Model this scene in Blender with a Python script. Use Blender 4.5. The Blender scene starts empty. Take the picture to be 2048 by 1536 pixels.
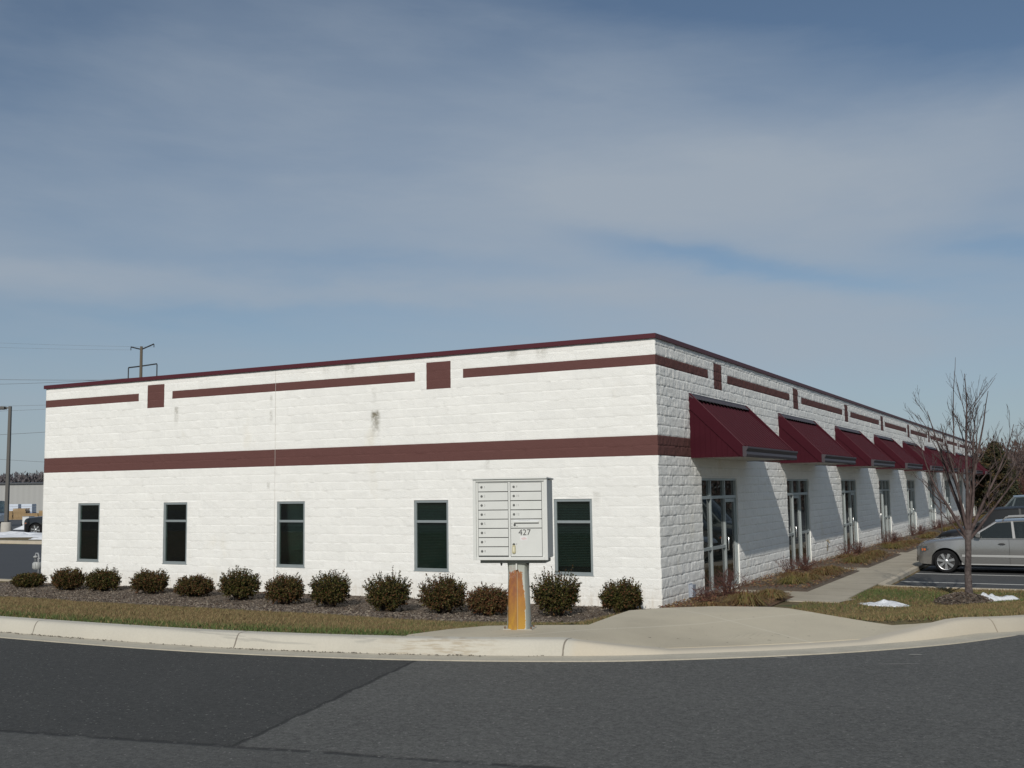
import bpy, bmesh, math, random
import numpy as np
from mathutils import Vector, Matrix
random.seed(7); rng = np.random.default_rng(7)
S = bpy.context.scene
COL = S.collection
PI = math.pi
# ------------------------------------------------------------------ camera
cam = bpy.data.cameras.new('camera'); camo = bpy.data.objects.new('camera', cam); COL.objects.link(camo)
_yaw, _pit, _rol = -0.49265, 0.09901, -0.01378
_F = Vector((math.cos(_pit)*math.sin(_yaw), math.cos(_pit)*math.cos(_yaw), math.sin(_pit)))
_R = Vector((math.cos(_yaw), -math.sin(_yaw), 0)); _U = _R.cross(_F)
_R2 = _R*math.cos(_rol) + _U*math.sin(_rol); _U2 = -_R*math.sin(_rol) + _U*math.cos(_rol)
_m = Matrix((( _R2.x, _U2.x, -_F.x), (_R2.y, _U2.y, -_F.y), (_R2.z, _U2.z, -_F.z))).to_4x4()
_m.translation = Vector((7.52057, -20.10855, 2.40351))
camo.matrix_world = _m
cam.sensor_width = 36; cam.lens = 36*2126.65652/2048; cam.clip_start = .1; cam.clip_end = 6000
S.camera = camo
# ------------------------------------------------------------------ light
SUN = Vector((1.2, -3.9, 2.3)).normalized()
sl = bpy.data.lights.new('sun', 'SUN'); so = bpy.data.objects.new('sun', sl); COL.objects.link(so)
sl.energy = 3.0; sl.angle = math.radians(.6); sl.color = (1, .955, .88)
so.rotation_euler = SUN.to_track_quat('Z', 'Y').to_euler(); so.location = (20, -40, 40)
W = bpy.data.worlds.new('World'); S.world = W; W.use_nodes = True
S.view_settings.view_transform = 'Standard'; S.view_settings.look = 'None'
S.view_settings.exposure = 0; S.view_settings.gamma = 1

class N:                                    # tiny node-expression helper
    def __init__(s, nt): s.nt = nt
    def new(s, t, **k):
        n = s.nt.nodes.new(t)
        for a, b in k.items(): setattr(n, a, b)
        return n
    def link(s, a, b): s.nt.links.new(a, b)
    def put(s, sock, v):
        if hasattr(v, 'is_linked') or hasattr(v, 'links'): s.link(v, sock)
        elif isinstance(v, (tuple, list)) and len(v) == 3 and sock.type == 'RGBA': sock.default_value = (*v, 1)
        else: sock.default_value = v
    def m(s, op, *a, clamp=False):
        n = s.new('ShaderNodeMath', operation=op, use_clamp=clamp)
        for i, v in enumerate(a): s.put(n.inputs[i], v)
        return n.outputs[0]
    def mix(s, f, a, b, mode='MIX'):
        n = s.new('ShaderNodeMix', data_type='RGBA', blend_type=mode)
        s.put(n.inputs[0], f); s.put(n.inputs[6], a); s.put(n.inputs[7], b)
        return n.outputs[2]
    def ramp(s, f, a, b):                   # smoothstep a..b -> 0..1
        n = s.new('ShaderNodeMapRange', interpolation_type='SMOOTHSTEP')
        s.put(n.inputs[0], f); n.inputs[1].default_value = a; n.inputs[2].default_value = b
        return n.outputs[0]
    def noise(s, vec, scale, detail=4, rough=.55, dist=0):
        n = s.new('ShaderNodeTexNoise'); n.inputs['Scale'].default_value = scale
        n.inputs['Detail'].default_value = detail; n.inputs['Roughness'].default_value = rough
        n.inputs['Distortion'].default_value = dist
        if vec is not None: s.link(vec, n.inputs['Vector'])
        return n.outputs['Fac']
    def vmul(s, v, xyz):
        n = s.new('ShaderNodeVectorMath', operation='MULTIPLY'); s.link(v, n.inputs[0]); n.inputs[1].default_value = xyz
        return n.outputs[0]
    def sep(s, v):
        n = s.new('ShaderNodeSeparateXYZ'); s.link(v, n.inputs[0]); return n.outputs
    def comb(s, x, y, z=0.0):
        n = s.new('ShaderNodeCombineXYZ')
        for i, v in enumerate((x, y, z)): s.put(n.inputs[i], v)
        return n.outputs[0]

# ---- sky: Nishita with a thin veil of high cloud
n = N(W.node_tree); W.node_tree.nodes.clear()
sky = n.new('ShaderNodeTexSky', sky_type='NISHITA', sun_disc=False)
sky.sun_elevation = math.asin(SUN.z); sky.sun_rotation = math.atan2(SUN.x, SUN.y)
sky.altitude = 100; sky.air_density = 1.0; sky.dust_density = .6; sky.ozone_density = 1.6
tc = n.new('ShaderNodeTexCoord').outputs['Generated']
x_, y_, z_ = n.sep(tc)
az = n.m('ARCTAN2', x_, y_); el = n.m('ARCSINE', n.m('MINIMUM', z_, .999))
v1 = n.comb(n.m('MULTIPLY', az, 1.5), n.m('MULTIPLY', el, 4.6), 3.1)
v2 = n.comb(n.m('ADD', n.m('MULTIPLY', az, 3.5), n.m('MULTIPLY', el, 3.0)), n.m('MULTIPLY', el, 15.0), 1.7)
c1 = n.noise(v1, 1.35, 5, .5, .3); c2 = n.noise(v2, 1.3, 6, .6, .2)
cl = n.m('ADD', n.m('MULTIPLY', n.ramp(c1, .30, .72), .62), n.m('MULTIPLY', n.ramp(c2, .3, .8), .30))
# broad bright veil across the middle heights, a clearer gap low on the right, clear air at the top
def gauss(az0, el0, sa, se, tilt=0.0):
    a = n.m('SUBTRACT', az, az0)
    e = n.m('SUBTRACT', n.m('SUBTRACT', el, el0), n.m('MULTIPLY', a, tilt))
    q = n.m('ADD', n.m('POWER', n.m('DIVIDE', n.m('ABSOLUTE', a), sa), 2.0), n.m('POWER', n.m('DIVIDE', n.m('ABSOLUTE', e), se), 2.0))
    return n.m('EXPONENT', n.m('MULTIPLY', q, -1.0))
wz = n.noise(n.comb(n.m('MULTIPLY', az, 4.0), n.m('MULTIPLY', el, 12.0), 7.7), 1.5, 5, .6)
el = n.m('ADD', el, n.m('MULTIPLY', n.m('SUBTRACT', wz, .5), .045))
cov = n.m('ADD', n.m('MULTIPLY', cl, .60), .24)
for (a0, e0, sa, se, tl, am) in ((-.42,.262,.26,.050,.06,.30), (-.15,.285,.16,.05,.10,.26), (-.57,.33,.35,.05,-.1,.14), (-.88,.190,.22,.012,-.03,.26), (-.58,.180,.26,.014,.03,.30), (-.20,.150,.35,.03,0,.16), (-.5,.12,.6,.02,0,.10),
                                 (-.33,.217,.10,.011,-.22,-.50), (-.20,.186,.13,.010,-.16,-.40), (-.05,.202,.08,.012,-.2,-.34), (-.67,.214,.16,.011,0,-.20), (-.80,.163,.25,.009,.02,-.20),
                                 (-.95,.37,.13,.10,.3,-.34), (-.09,.41,.24,.07,-.3,-.36), (-.42,.46,.30,.05,0,-.30), (-.95,.27,.2,.04,0,-.12), (-.5,.04,1.4,.075,0,.26)):
    cov = n.m('ADD', cov, n.m('MULTIPLY', gauss(a0, e0, sa, se, tl), am))
cov = n.m('MULTIPLY', n.m('MAXIMUM', n.m('MINIMUM', cov, 1.0), 0.0), .92)
hs = n.new('ShaderNodeHueSaturation'); hs.inputs['Saturation'].default_value = .78; n.link(sky.outputs[0], hs.inputs['Color'])
skyc = n.mix(1.0, hs.outputs[0], (.47, .57, .65), 'MULTIPLY')
cc = n.mix(cov, skyc, (3.45, 3.98, 4.62))
bg = n.new('ShaderNodeBackground'); n.link(cc, bg.inputs[0]); bg.inputs[1].default_value = .1
wo = n.new('ShaderNodeOutputWorld'); n.link(bg.outputs[0], wo.inputs[0])

# ------------------------------------------------------------------ materials
MATS = {}
def mat(name, col=(.5,.5,.5), rough=.8, metal=0, var=0, vscale=3, col2=None, bump=0, bscale=60, spec=.5, coat=0, fine=0, fscale=150, coords='pos', bdist=.01, thresh=(.35,.65)):
    if name in MATS: return MATS[name]
    m = bpy.data.materials.new(name); m.use_nodes = True; MATS[name] = m
    k = N(m.node_tree); b = m.node_tree.nodes['Principled BSDF']
    b.inputs['Roughness'].default_value = rough; b.inputs['Metallic'].default_value = metal
    b.inputs['Specular IOR Level'].default_value = spec
    if coat: b.inputs['Coat Weight'].default_value = coat; b.inputs['Coat Roughness'].default_value = .08
    pos = k.new('ShaderNodeNewGeometry').outputs['Position'] if coords == 'pos' else k.new('ShaderNodeTexCoord').outputs['Object']
    c = None
    if col2 is not None:
        c = k.mix(k.ramp(k.noise(pos, vscale, 5, .6), *thresh), col, col2)
    if var:
        f = k.m('ADD', k.m('MULTIPLY', k.noise(pos, vscale*2.3, 4), 2*var), 1-var)
        c = k.mix(1.0, c if c is not None else (*col,), k.comb(f, f, f), 'MULTIPLY')
    if fine:
        f = k.m('ADD', k.m('MULTIPLY', k.noise(pos, fscale, 2, .7), 2*fine), 1-fine)
        c = k.mix(1.0, c if c is not None else (*col,), k.comb(f, f, f), 'MULTIPLY')
    if c is None: b.inputs['Base Color'].default_value = (*col, 1)
    else: k.link(c, b.inputs['Base Color'])
    if bump:
        bn = k.new('ShaderNodeBump'); bn.inputs['Strength'].default_value = bump; bn.inputs['Distance'].default_value = bdist
        k.link(k.noise(pos, bscale, 4, .6), bn.inputs['Height']); k.link(bn.outputs[0], b.inputs['Normal'])
    return m

C = .2032
def stain_mask(k, s, z, s0, z0, z1, w):
    """vertical drip centred at s0, from z1 (top) down to z0"""
    a = k.m('ABSOLUTE', k.m('SUBTRACT', s, s0))
    h = k.m('SUBTRACT', 1.0, k.ramp(a, w*.3, w))
    v = k.m('MULTIPLY', k.ramp(z, z0, z1), k.m('SUBTRACT', 1.0, k.ramp(z, z1, z1+.08)))
    return k.m('MULTIPLY', h, v)
def wall_mat(name, base, white):
    m = bpy.data.materials.new(name); m.use_nodes = True; MATS[name] = m
    k = N(m.node_tree); b = m.node_tree.nodes['Principled BSDF']
    b.inputs['Roughness'].default_value = .85; b.inputs['Specular IOR Level'].default_value = .25
    g = k.new('ShaderNodeNewGeometry'); pos = g.outputs['Position']; x, y, z = k.sep(pos)
    f = k.m('ADD', k.m('MULTIPLY', k.noise(pos, 2.2, 5, .65), .10), .945)
    c = k.mix(1.0, base, k.comb(f, f, f), 'MULTIPLY')
    if white:
        # each block takes its paint a little differently
        sx = k.m('SUBTRACT', x, y)
        cell = k.new('ShaderNodeTexWhiteNoise', noise_dimensions='2D')
        row = k.m('FLOOR', k.m('DIVIDE', z, C))
        colm = k.m('FLOOR', k.m('ADD', k.m('DIVIDE', sx, 2*C), k.m('MULTIPLY', row, .5)))
        k.link(k.comb(colm, row), cell.inputs[0])
        cv = k.m('ADD', k.m('MULTIPLY', cell.outputs[0], .045), .9775)
        c = k.mix(1.0, c, k.comb(cv, cv, cv), 'MULTIPLY')
        nz = k.noise(pos, 9, 5, .7); nz2 = k.noise(k.vmul(pos, (5, 5, 1.2)), 3, 5, .7)
        # yellowish damp patches
        yl = k.m('MULTIPLY', k.ramp(k.noise(k.vmul(pos, (1, 1, .6)), .8, 4, .6), .60, .78), .35)
        c = k.mix(yl, c, (.70, .64, .50))
        low = k.m('MULTIPLY', k.m('SUBTRACT', 1.0, k.ramp(z, .05, .55)), k.ramp(nz2, .35, .7))
        c = k.mix(k.m('MULTIPLY', low, .45), c, (.52, .44, .34))
        onleft = k.m('LESS_THAN', k.m('ABSOLUTE', y), .12)
        for (s0, z0, z1, w, am) in ((-6.86,3.52,4.22,.17,.95), (-13.16,4.05,4.62,.10,.55), (-9.98,4.0,4.35,.07,.4), (-9.98,4.4,4.75,.06,.3),
                                    (-10.05,2.45,2.62,.07,.45), (-3.25,5.02,5.42,.16,.4), (-2.55,5.05,5.43,.20,.42), (-7.6,5.05,5.35,.2,.35), (-8.3,5.1,5.38,.15,.25),
                                    (-3.9,2.75,3.05,.07,.35), (-6.9,4.3,4.75,.1,.22), (-1.35,1.9,2.3,.12,.22), (-14.9,4.6,5.0,.1,.15)):
            mk = k.m('MULTIPLY', stain_mask(k, x, z, s0, z0, z1, w), k.ramp(nz, .30, .62))
            mk = k.m('MULTIPLY', k.m('MULTIPLY', mk, am), onleft)
            c = k.mix(mk, c, (.16, .14, .09))
        # drips below the window sills
        for s0 in (-16.3,-13.13,-9.35,-5.35,-1.9):
            mk = k.m('MULTIPLY', stain_mask(k, x, z, s0, .25, .66, .5), k.ramp(nz2, .48, .75))
            c = k.mix(k.m('MULTIPLY', k.m('MULTIPLY', mk, .3), onleft), c, (.45, .36, .22))
    k.link(c, b.inputs['Base Color'])
    bn = k.new('ShaderNodeBump'); bn.inputs['Strength'].default_value = .8; bn.inputs['Distance'].default_value = .014
    k.link(k.noise(pos, 42, 5, .7), bn.inputs['Height']); k.link(bn.outputs[0], b.inputs['Normal'])
    return m
M_white = wall_mat('white_painted_block', (.825, .818, .780), True)
M_band = wall_mat('maroon_painted_block', (.125, .056, .050), False)
M_burg = mat('burgundy_metal', (.044, .0068, .0125), .6, 0, var=.18, vscale=1.1, spec=.08)
M_coping = mat('maroon_coping_metal', (.080, .018, .025), .5, 0, spec=.3)
M_alu = mat('aluminium_frame', (.42, .46, .46), .42, .6, var=.08)
M_gutter = mat('gutter_metal', (.060, .050, .058), .5, .1, spec=.35)
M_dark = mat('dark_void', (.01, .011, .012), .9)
M_blind = mat('window_blind', (.06, .085, .08), .7)
M_conc = mat('pale_concrete', (.50, .44, .345), .9, var=.14, vscale=1.1, fine=.10, fscale=60, bump=.3, bscale=90, bdist=.004, col2=(.42,.365,.28), thresh=(.4,.75))
M_walk = mat('walk_concrete', (.42, .375, .295), .92, var=.13, vscale=.9, fine=.12, fscale=45, bump=.3, bscale=80, bdist=.004, col2=(.36,.32,.25), thresh=(.35,.7))
M_gut2 = mat('gutter_concrete', (.46, .42, .335), .92, var=.2, vscale=1.6, fine=.22, fscale=35, bump=.4, bscale=70, bdist=.004)
M_lot = mat('lot_asphalt', (.058, .060, .062), .85, var=.12, vscale=.6, fine=.25, fscale=55, bump=.4, bscale=120, bdist=.006)
M_line = mat('line_paint', (.52, .52, .50), .8, var=.25, vscale=6)
M_snow = mat('old_snow', (.66, .68, .71), .6, var=.12, vscale=3, bump=.6, bscale=14, bdist=.05)
M_mulch = mat('bark_mulch', (.10, .072, .050), .95, col2=(.155, .12, .09), vscale=22, fine=.5, fscale=60, bump=1, bscale=60, bdist=.03)
M_redmulch = mat('red_leaf_litter', (.13, .055, .032), .95, col2=(.09, .065, .03), vscale=14, fine=.5, fscale=70, bump=1, bscale=60, bdist=.03)
M_bark = mat('grey_brown_bark', (.052,.039,.036), .9, col2=(.115,.092,.085), vscale=14, bump=.7, bscale=30, bdist=.01, coords='obj')
M_rub = mat('tyre_rubber', (.014, .014, .015), .95, spec=.15)
M_rim = mat('alloy_rim', (.62, .62, .62), .28, .9)

def glass_mat(name, tint, tr):
    m = bpy.data.materials.new(name); m.use_nodes = True; MATS[name] = m
    nt = m.node_tree; nt.nodes.clear(); k = N(nt)
    fr = k.new('ShaderNodeFresnel'); fr.inputs[0].default_value = 1.55
    t = k.new('ShaderNodeBsdfTransparent'); t.inputs[0].default_value = (*tint, 1)
    d = k.new('ShaderNodeBsdfDiffuse'); d.inputs[0].default_value = (.024, .029, .027, 1)
    gl = k.new('ShaderNodeBsdfGlossy'); gl.inputs['Roughness'].default_value = .015; gl.inputs[0].default_value = (1, 1, 1, 1)
    m1 = k.new('ShaderNodeMixShader'); m1.inputs[0].default_value = tr; k.link(d.outputs[0], m1.inputs[1]); k.link(t.outputs[0], m1.inputs[2])
    m2 = k.new('ShaderNodeMixShader'); k.link(fr.outputs[0], m2.inputs[0]); k.link(m1.outputs[0], m2.inputs[1]); k.link(gl.outputs[0], m2.inputs[2])
    o = k.new('ShaderNodeOutputMaterial'); k.link(m2.outputs[0], o.inputs[0])
    return m
M_glass = glass_mat('window_glass', (.55, .68, .64), .8)
M_dglass = glass_mat('door_glass', (.4, .5, .48), .35)
M_cglass = glass_mat('car_glass', (.5, .62, .6), .45)

# ------------------------------------------------------------------ mesh helpers
def tag(o, label=None, cat=None, group=None, kind=None):
    if label: o['label'] = label
    if cat: o['category'] = cat
    if group: o['group'] = group
    if kind: o['kind'] = kind
    return o
def empty(name, loc=(0,0,0), rz=0, **k):
    o = bpy.data.objects.new(name, None); COL.objects.link(o); o.location = loc; o.rotation_euler = (0,0,rz)
    o.empty_display_size = .2
    return tag(o, **k)
class MB:
    def __init__(s): s.v = []; s.f = []; s.mi = []
    def add(s, vs, fs, mi=0):
        b = len(s.v); s.v += [tuple(p) for p in vs]; s.f += [tuple(b+i for i in f) for f in fs]; s.mi += [mi]*len(fs); return s
    def box(s, x0, x1, y0, y1, z0, z1, mi=0):
        return s.add([(x0,y0,z0),(x1,y0,z0),(x1,y1,z0),(x0,y1,z0),(x0,y0,z1),(x1,y0,z1),(x1,y1,z1),(x0,y1,z1)],
                     [(0,3,2,1),(4,5,6,7),(0,1,5,4),(1,2,6,5),(2,3,7,6),(3,0,4,7)], mi)
    def tube(s, pts, rad, n=8, mi=0, cap=True):
        pts = [Vector(p) for p in pts]; rs = rad if isinstance(rad, (list, tuple)) else [rad]*len(pts)
        b = len(s.v); prev = None
        for i, p in enumerate(pts):
            d = (pts[min(i+1, len(pts)-1)] - pts[max(i-1, 0)]).normalized()
            if prev is None:
                a = d.orthogonal().normalized()
            else:
                a = (prev - d*prev.dot(d)).normalized()
            prev = a; c = d.cross(a)
            for j in range(n):
                t = 2*PI*j/n; s.v.append(tuple(p + (a*math.cos(t) + c*math.sin(t))*rs[i]))
        for i in range(len(pts)-1):
            for j in range(n):
                s.f.append((b+i*n+j, b+i*n+(j+1)%n, b+(i+1)*n+(j+1)%n, b+(i+1)*n+j)); s.mi.append(mi)
        if cap:
            s.f.append(tuple(b+j for j in reversed(range(n)))); s.mi.append(mi)
            s.f.append(tuple(b+(len(pts)-1)*n+j for j in range(n))); s.mi.append(mi)
        return s
    def lathe(s, prof, n=24, c=(0,0,0), axis='z', mi=0):
        b = len(s.v)
        for r, h in prof:
            for j in range(n):
                t = 2*PI*j/n; a, d = r*math.cos(t), r*math.sin(t)
                p = (a, d, h) if axis == 'z' else ((a, h, d) if axis == 'y' else (h, a, d))
                s.v.append((p[0]+c[0], p[1]+c[1], p[2]+c[2]))
        for i in range(len(prof)-1):
            for j in range(n):
                s.f.append((b+i*n+j, b+i*n+(j+1)%n, b+(i+1)*n+(j+1)%n, b+(i+1)*n+j)); s.mi.append(mi)
        return s
    def prism(s, poly, axis, a, b_, mi=0):
        """extrude 2D polygon (in the other two axes) from a to b_ along axis"""
        k = len(poly)
        def P(p, h): return (h, p[0], p[1]) if axis == 'x' else ((p[0], h, p[1]) if axis == 'y' else (p[0], p[1], h))
        vs = [P(p, a) for p in poly] + [P(p, b_) for p in poly]
        return s.add(vs, [tuple(range(k)), tuple(reversed(range(k, 2*k)))] + [(i, i+k, (i+1)%k+k, (i+1)%k) for i in range(k)], mi)
    def loft(s, rows, mi=0, close=False):
        b = len(s.v); m_ = len(rows[0])
        for r in rows: s.v += [tuple(p) for p in r]
        for i in range(len(rows)-1):
            for j in range(m_ if close else m_-1):
                j2 = (j+1) % m_
                s.f.append((b+i*m_+j, b+i*m_+j2, b+(i+1)*m_+j2, b+(i+1)*m_+j)); s.mi.append(mi)
        return s
    def build(s, name, mats, parent=None, smooth=False, bevel=0, loc=None, fixn=True):
        me = bpy.data.meshes.new(name); me.from_pydata(s.v, [], s.f)
        if not isinstance(mats, (list, tuple)): mats = [mats]
        for m in mats: me.materials.append(m)
        if len(mats) > 1: me.polygons.foreach_set('material_index', s.mi)
        if fixn and len(s.f) < 60000:
            bm = bmesh.new(); bm.from_mesh(me); bmesh.ops.recalc_face_normals(bm, faces=bm.faces)
            if bevel: bmesh.ops.bevel(bm, geom=[e for e in bm.edges if e.is_manifold and e.calc_face_angle(0) > .6], offset=bevel, segments=2, affect='EDGES', profile=.7)
            bm.to_mesh(me); bm.free()
        if smooth is True: me.polygons.foreach_set('use_smooth', [True]*len(me.polygons))
        elif smooth:
            me.polygons.foreach_set('use_smooth', [True]*len(me.polygons)); me.set_sharp_from_angle(angle=smooth)
        me.update()
        o = bpy.data.objects.new(name, me); COL.objects.link(o)
        if parent is not None: o.parent = parent
        if loc: o.location = loc
        return o
def fastmesh(name, v, f, mats, mi=None, parent=None):
    """numpy arrays: v (n,3), f (m,k)"""
    me = bpy.data.meshes.new(name); m_, k = f.shape
    me.vertices.add(len(v)); me.vertices.foreach_set('co', v.astype(np.float32).ravel())
    me.loops.add(m_*k); me.loops.foreach_set('vertex_index', f.astype(np.int32).ravel())
    me.polygons.add(m_); me.polygons.foreach_set('loop_start', np.arange(0, m_*k, k, dtype=np.int32)); me.polygons.foreach_set('loop_total', np.full(m_, k, dtype=np.int32))
    for m in (mats if isinstance(mats, (list, tuple)) else [mats]): me.materials.append(m)
    if mi is not None: me.polygons.foreach_set('material_index', mi.astype(np.int32))
    me.update(calc_edges=True); me.validate()
    o = bpy.data.objects.new(name, me); COL.objects.link(o)
    if parent is not None: o.parent = parent
    return o
def copy_tree(o, parent=None):
    c = o.copy(); COL.objects.link(c)
    if parent is not None: c.parent = parent
    for ch in list(o.children): copy_tree(ch, c)
    return c
def vnoise(x, y, seed=0):                    # smooth 2-D value noise, numpy
    xi = np.floor(x).astype(np.int64); yi = np.floor(y).astype(np.int64); fx = x-xi; fy = y-yi
    fx = fx*fx*(3-2*fx); fy = fy*fy*(3-2*fy)
    def h(a, b):
        v = (a*374761393 + b*668265263 + seed*1442695041) & 0x7fffffff
        v = ((v ^ (v >> 13))*1274126177) & 0x7fffffff
        return ((v ^ (v >> 16)) & 0xffff)/65535.
    return (h(xi,yi)*(1-fx)+h(xi+1,yi)*fx)*(1-fy) + (h(xi,yi+1)*(1-fx)+h(xi+1,yi+1)*fx)*fy
def fbm(x, y, seed=0, o=4, g=.5):
    r = 0; a = 1; t = 0
    for i in range(o): r = r + a*vnoise(x*2**i, y*2**i, seed+i*17); t += a; a *= g
    return r/t

# ------------------------------------------------------------------ lie of the land
def catmull(P, n=8):
    P = [np.array(p, float) for p in P]; out = []
    for i in range(len(P)-1):
        p0 = P[max(i-1,0)]; p1 = P[i]; p2 = P[i+1]; p3 = P[min(i+2,len(P)-1)]
        for j in range(n):
            t = j/n; out.append(.5*((2*p1)+(-p0+p2)*t+(2*p0-5*p1+4*p2-p3)*t*t+(-p0+3*p1-3*p2+p3)*t**3))
    out.append(P[-1]); return np.array(out)
KERB = catmull([(-90,-11.62),(-40,-11.62),(-12,-11.62),(-6,-11.62),(-2.4,-11.64),(-.42,-11.54),(1.43,-11.2),(2.94,-10.68),(3.83,-10.2),(4.95,-9.35),(5.75,-8.5),(6.22,-7.8),(6.72,-6.8),(7.1,-5.5),(7.35,-4),(7.45,-2),(7.45,2),(7.45,6.4)], 8)
def road_z(y): return np.interp(y, [-7.5, 5.5], [.8, -.12])
def kerb_top(x, y):                            # the kerb dips to a ramp round the corner
    full = road_z(y) + .15
    dip = np.interp(x, [2.98, 3.9, 5.5, 6.25], [0, 1, 1, 0])*(y < -6)
    return full - dip*.12
_A = KERB[:-1]; _B = KERB[1:]
def kerb_dist(x, y):
    """signed distance to the kerb face (positive on the building's side) and z of the road at the nearest point"""
    x = np.asarray(x, float); y = np.asarray(y, float); best = np.full(x.shape, 1e9); zz = np.zeros(x.shape); sg = np.ones(x.shape)
    for a, b in zip(_A, _B):
        d = b-a; L = d@d; t = np.clip(((x-a[0])*d[0]+(y-a[1])*d[1])/L, 0, 1)
        dx = x-a[0]-t*d[0]; dy = y-a[1]-t*d[1]; r = np.hypot(dx, dy); m_ = r < best
        best = np.where(m_, r, best); zz = np.where(m_, road_z(a[1]+t*d[1]), zz); sg = np.where(m_, np.sign(d[0]*dy-d[1]*dx), sg)
    return best*np.where(sg == 0, 1, sg), zz
_kp = []
for _i in range(len(KERB)):
    if 1.42 < KERB[_i][0] < 6.45 and KERB[_i][1] < -7:
        _t = KERB[_i+1]-KERB[_i-1]; _t = _t/np.hypot(*_t); _kp.append((KERB[_i][0]-_t[1]*.17, KERB[_i][1]+_t[0]*.17))
PAD = np.array([(1.34,-10.9),(1.50,-10.4),(1.75,-9.98),(2.25,-9.72),(2.72,-9.5),(2.64,-8.6),(2.60,-8.05),(2.9,-7.62),(3.4,-7.25),(4.06,-7.1),(4.8,-7.42),(5.55,-7.72),(6.05,-7.66)] + _kp[::-1])
def poly_dist(x, y, P):
    inside = np.zeros(x.shape, bool); best = np.full(x.shape, 1e9); k = len(P)
    for i in range(k):
        a = P[i]; b = P[(i+1)%k]; d = b-a; t = np.clip(((x-a[0])*d[0]+(y-a[1])*d[1])/(d@d), 0, 1)
        best = np.minimum(best, np.hypot(x-a[0]-t*d[0], y-a[1]-t*d[1]))
        c = ((a[1] > y) != (b[1] > y)) & (x < (b[0]-a[0])*(y-a[1])/(b[1]-a[1]+1e-12)+a[0]); inside ^= c
    return np.where(inside, -best, best)
def G(x, y):
    x = np.atleast_1d(np.asarray(x, float)); y = np.atleast_1d(np.asarray(y, float))
    d, rz = kerb_dist(x, y)
    g = rz + .14 - np.maximum(d-.45, 0)*.107
    pd = poly_dist(x, y, PAD)
    g = np.maximum(g, .915-np.maximum(pd, 0)*.24)
    g = np.where(pd < 0, np.minimum(g, .80 + .045*np.maximum(d,0)), g)
    g = np.maximum(g, 0)
    g = g + .03*(fbm(x*.8, y*.8, 5)-.5)*np.clip(d-.5, 0, 1)*(pd > .15)
    return g
def G1(x, y): return float(G(x, y)[0])

# ground sheet to the horizon
tag(MB().add([(-3000,-3000,-.32),(3000,-3000,-.32),(3000,3000,-.32),(-3000,3000,-.32)], [(0,1,2,3)]).build('ground', mat('far_ground', (.13,.115,.07), .95, col2=(.09,.10,.05), vscale=.05, var=.2)), kind='structure')
# lawn terrain
M_soil = mat('dormant_lawn', (.17,.125,.062), .95, col2=(.085,.10,.035), vscale=.9, fine=.35, fscale=45, bump=1, bscale=70, bdist=.03, thresh=(.48,.66))
xs = np.concatenate([np.arange(-90,-22,2.), np.arange(-22,8.01,.2)]); ys = np.concatenate([np.arange(-12,8,.2), np.arange(8,80,2.)])
X, Y = np.meshgrid(xs, ys); Z = G(X.ravel(), Y.ravel()).reshape(X.shape) - .012
d_, _ = kerb_dist(X.ravel(), Y.ravel()); d_ = d_.reshape(X.shape)
Z = np.where((d_ < .15) & (Y > -13), np.minimum(Z, .87), Z)
pdm_ = poly_dist(X.ravel(), Y.ravel(), PAD).reshape(X.shape)
Z = np.where((pdm_ < .25) & (d_ < 1.5) & (X > 2.7) & (X < 6.0) & (Y < -7.9), .70, Z)
lot = ((X > 3.05) & (Y > 6.65)) | ((X < -18.55) & (Y > .75) & (Y < 16.0)) | ((X < -18.55) & (Y > 22.)) | (X > 7.5)
Z = np.where(lot, -.25, Z)
idx = np.arange(X.size).reshape(X.shape)
f = np.stack([idx[:-1,:-1], idx[:-1,1:], idx[1:,1:], idx[1:,:-1]], -1).reshape(-1,4)
keep = (d_.ravel()[f].min(1) > .015)
tag(fastmesh('lawn', np.stack([X.ravel(), Y.ravel(), Z.ravel()], 1), f[keep], M_soil), kind='structure')

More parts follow.
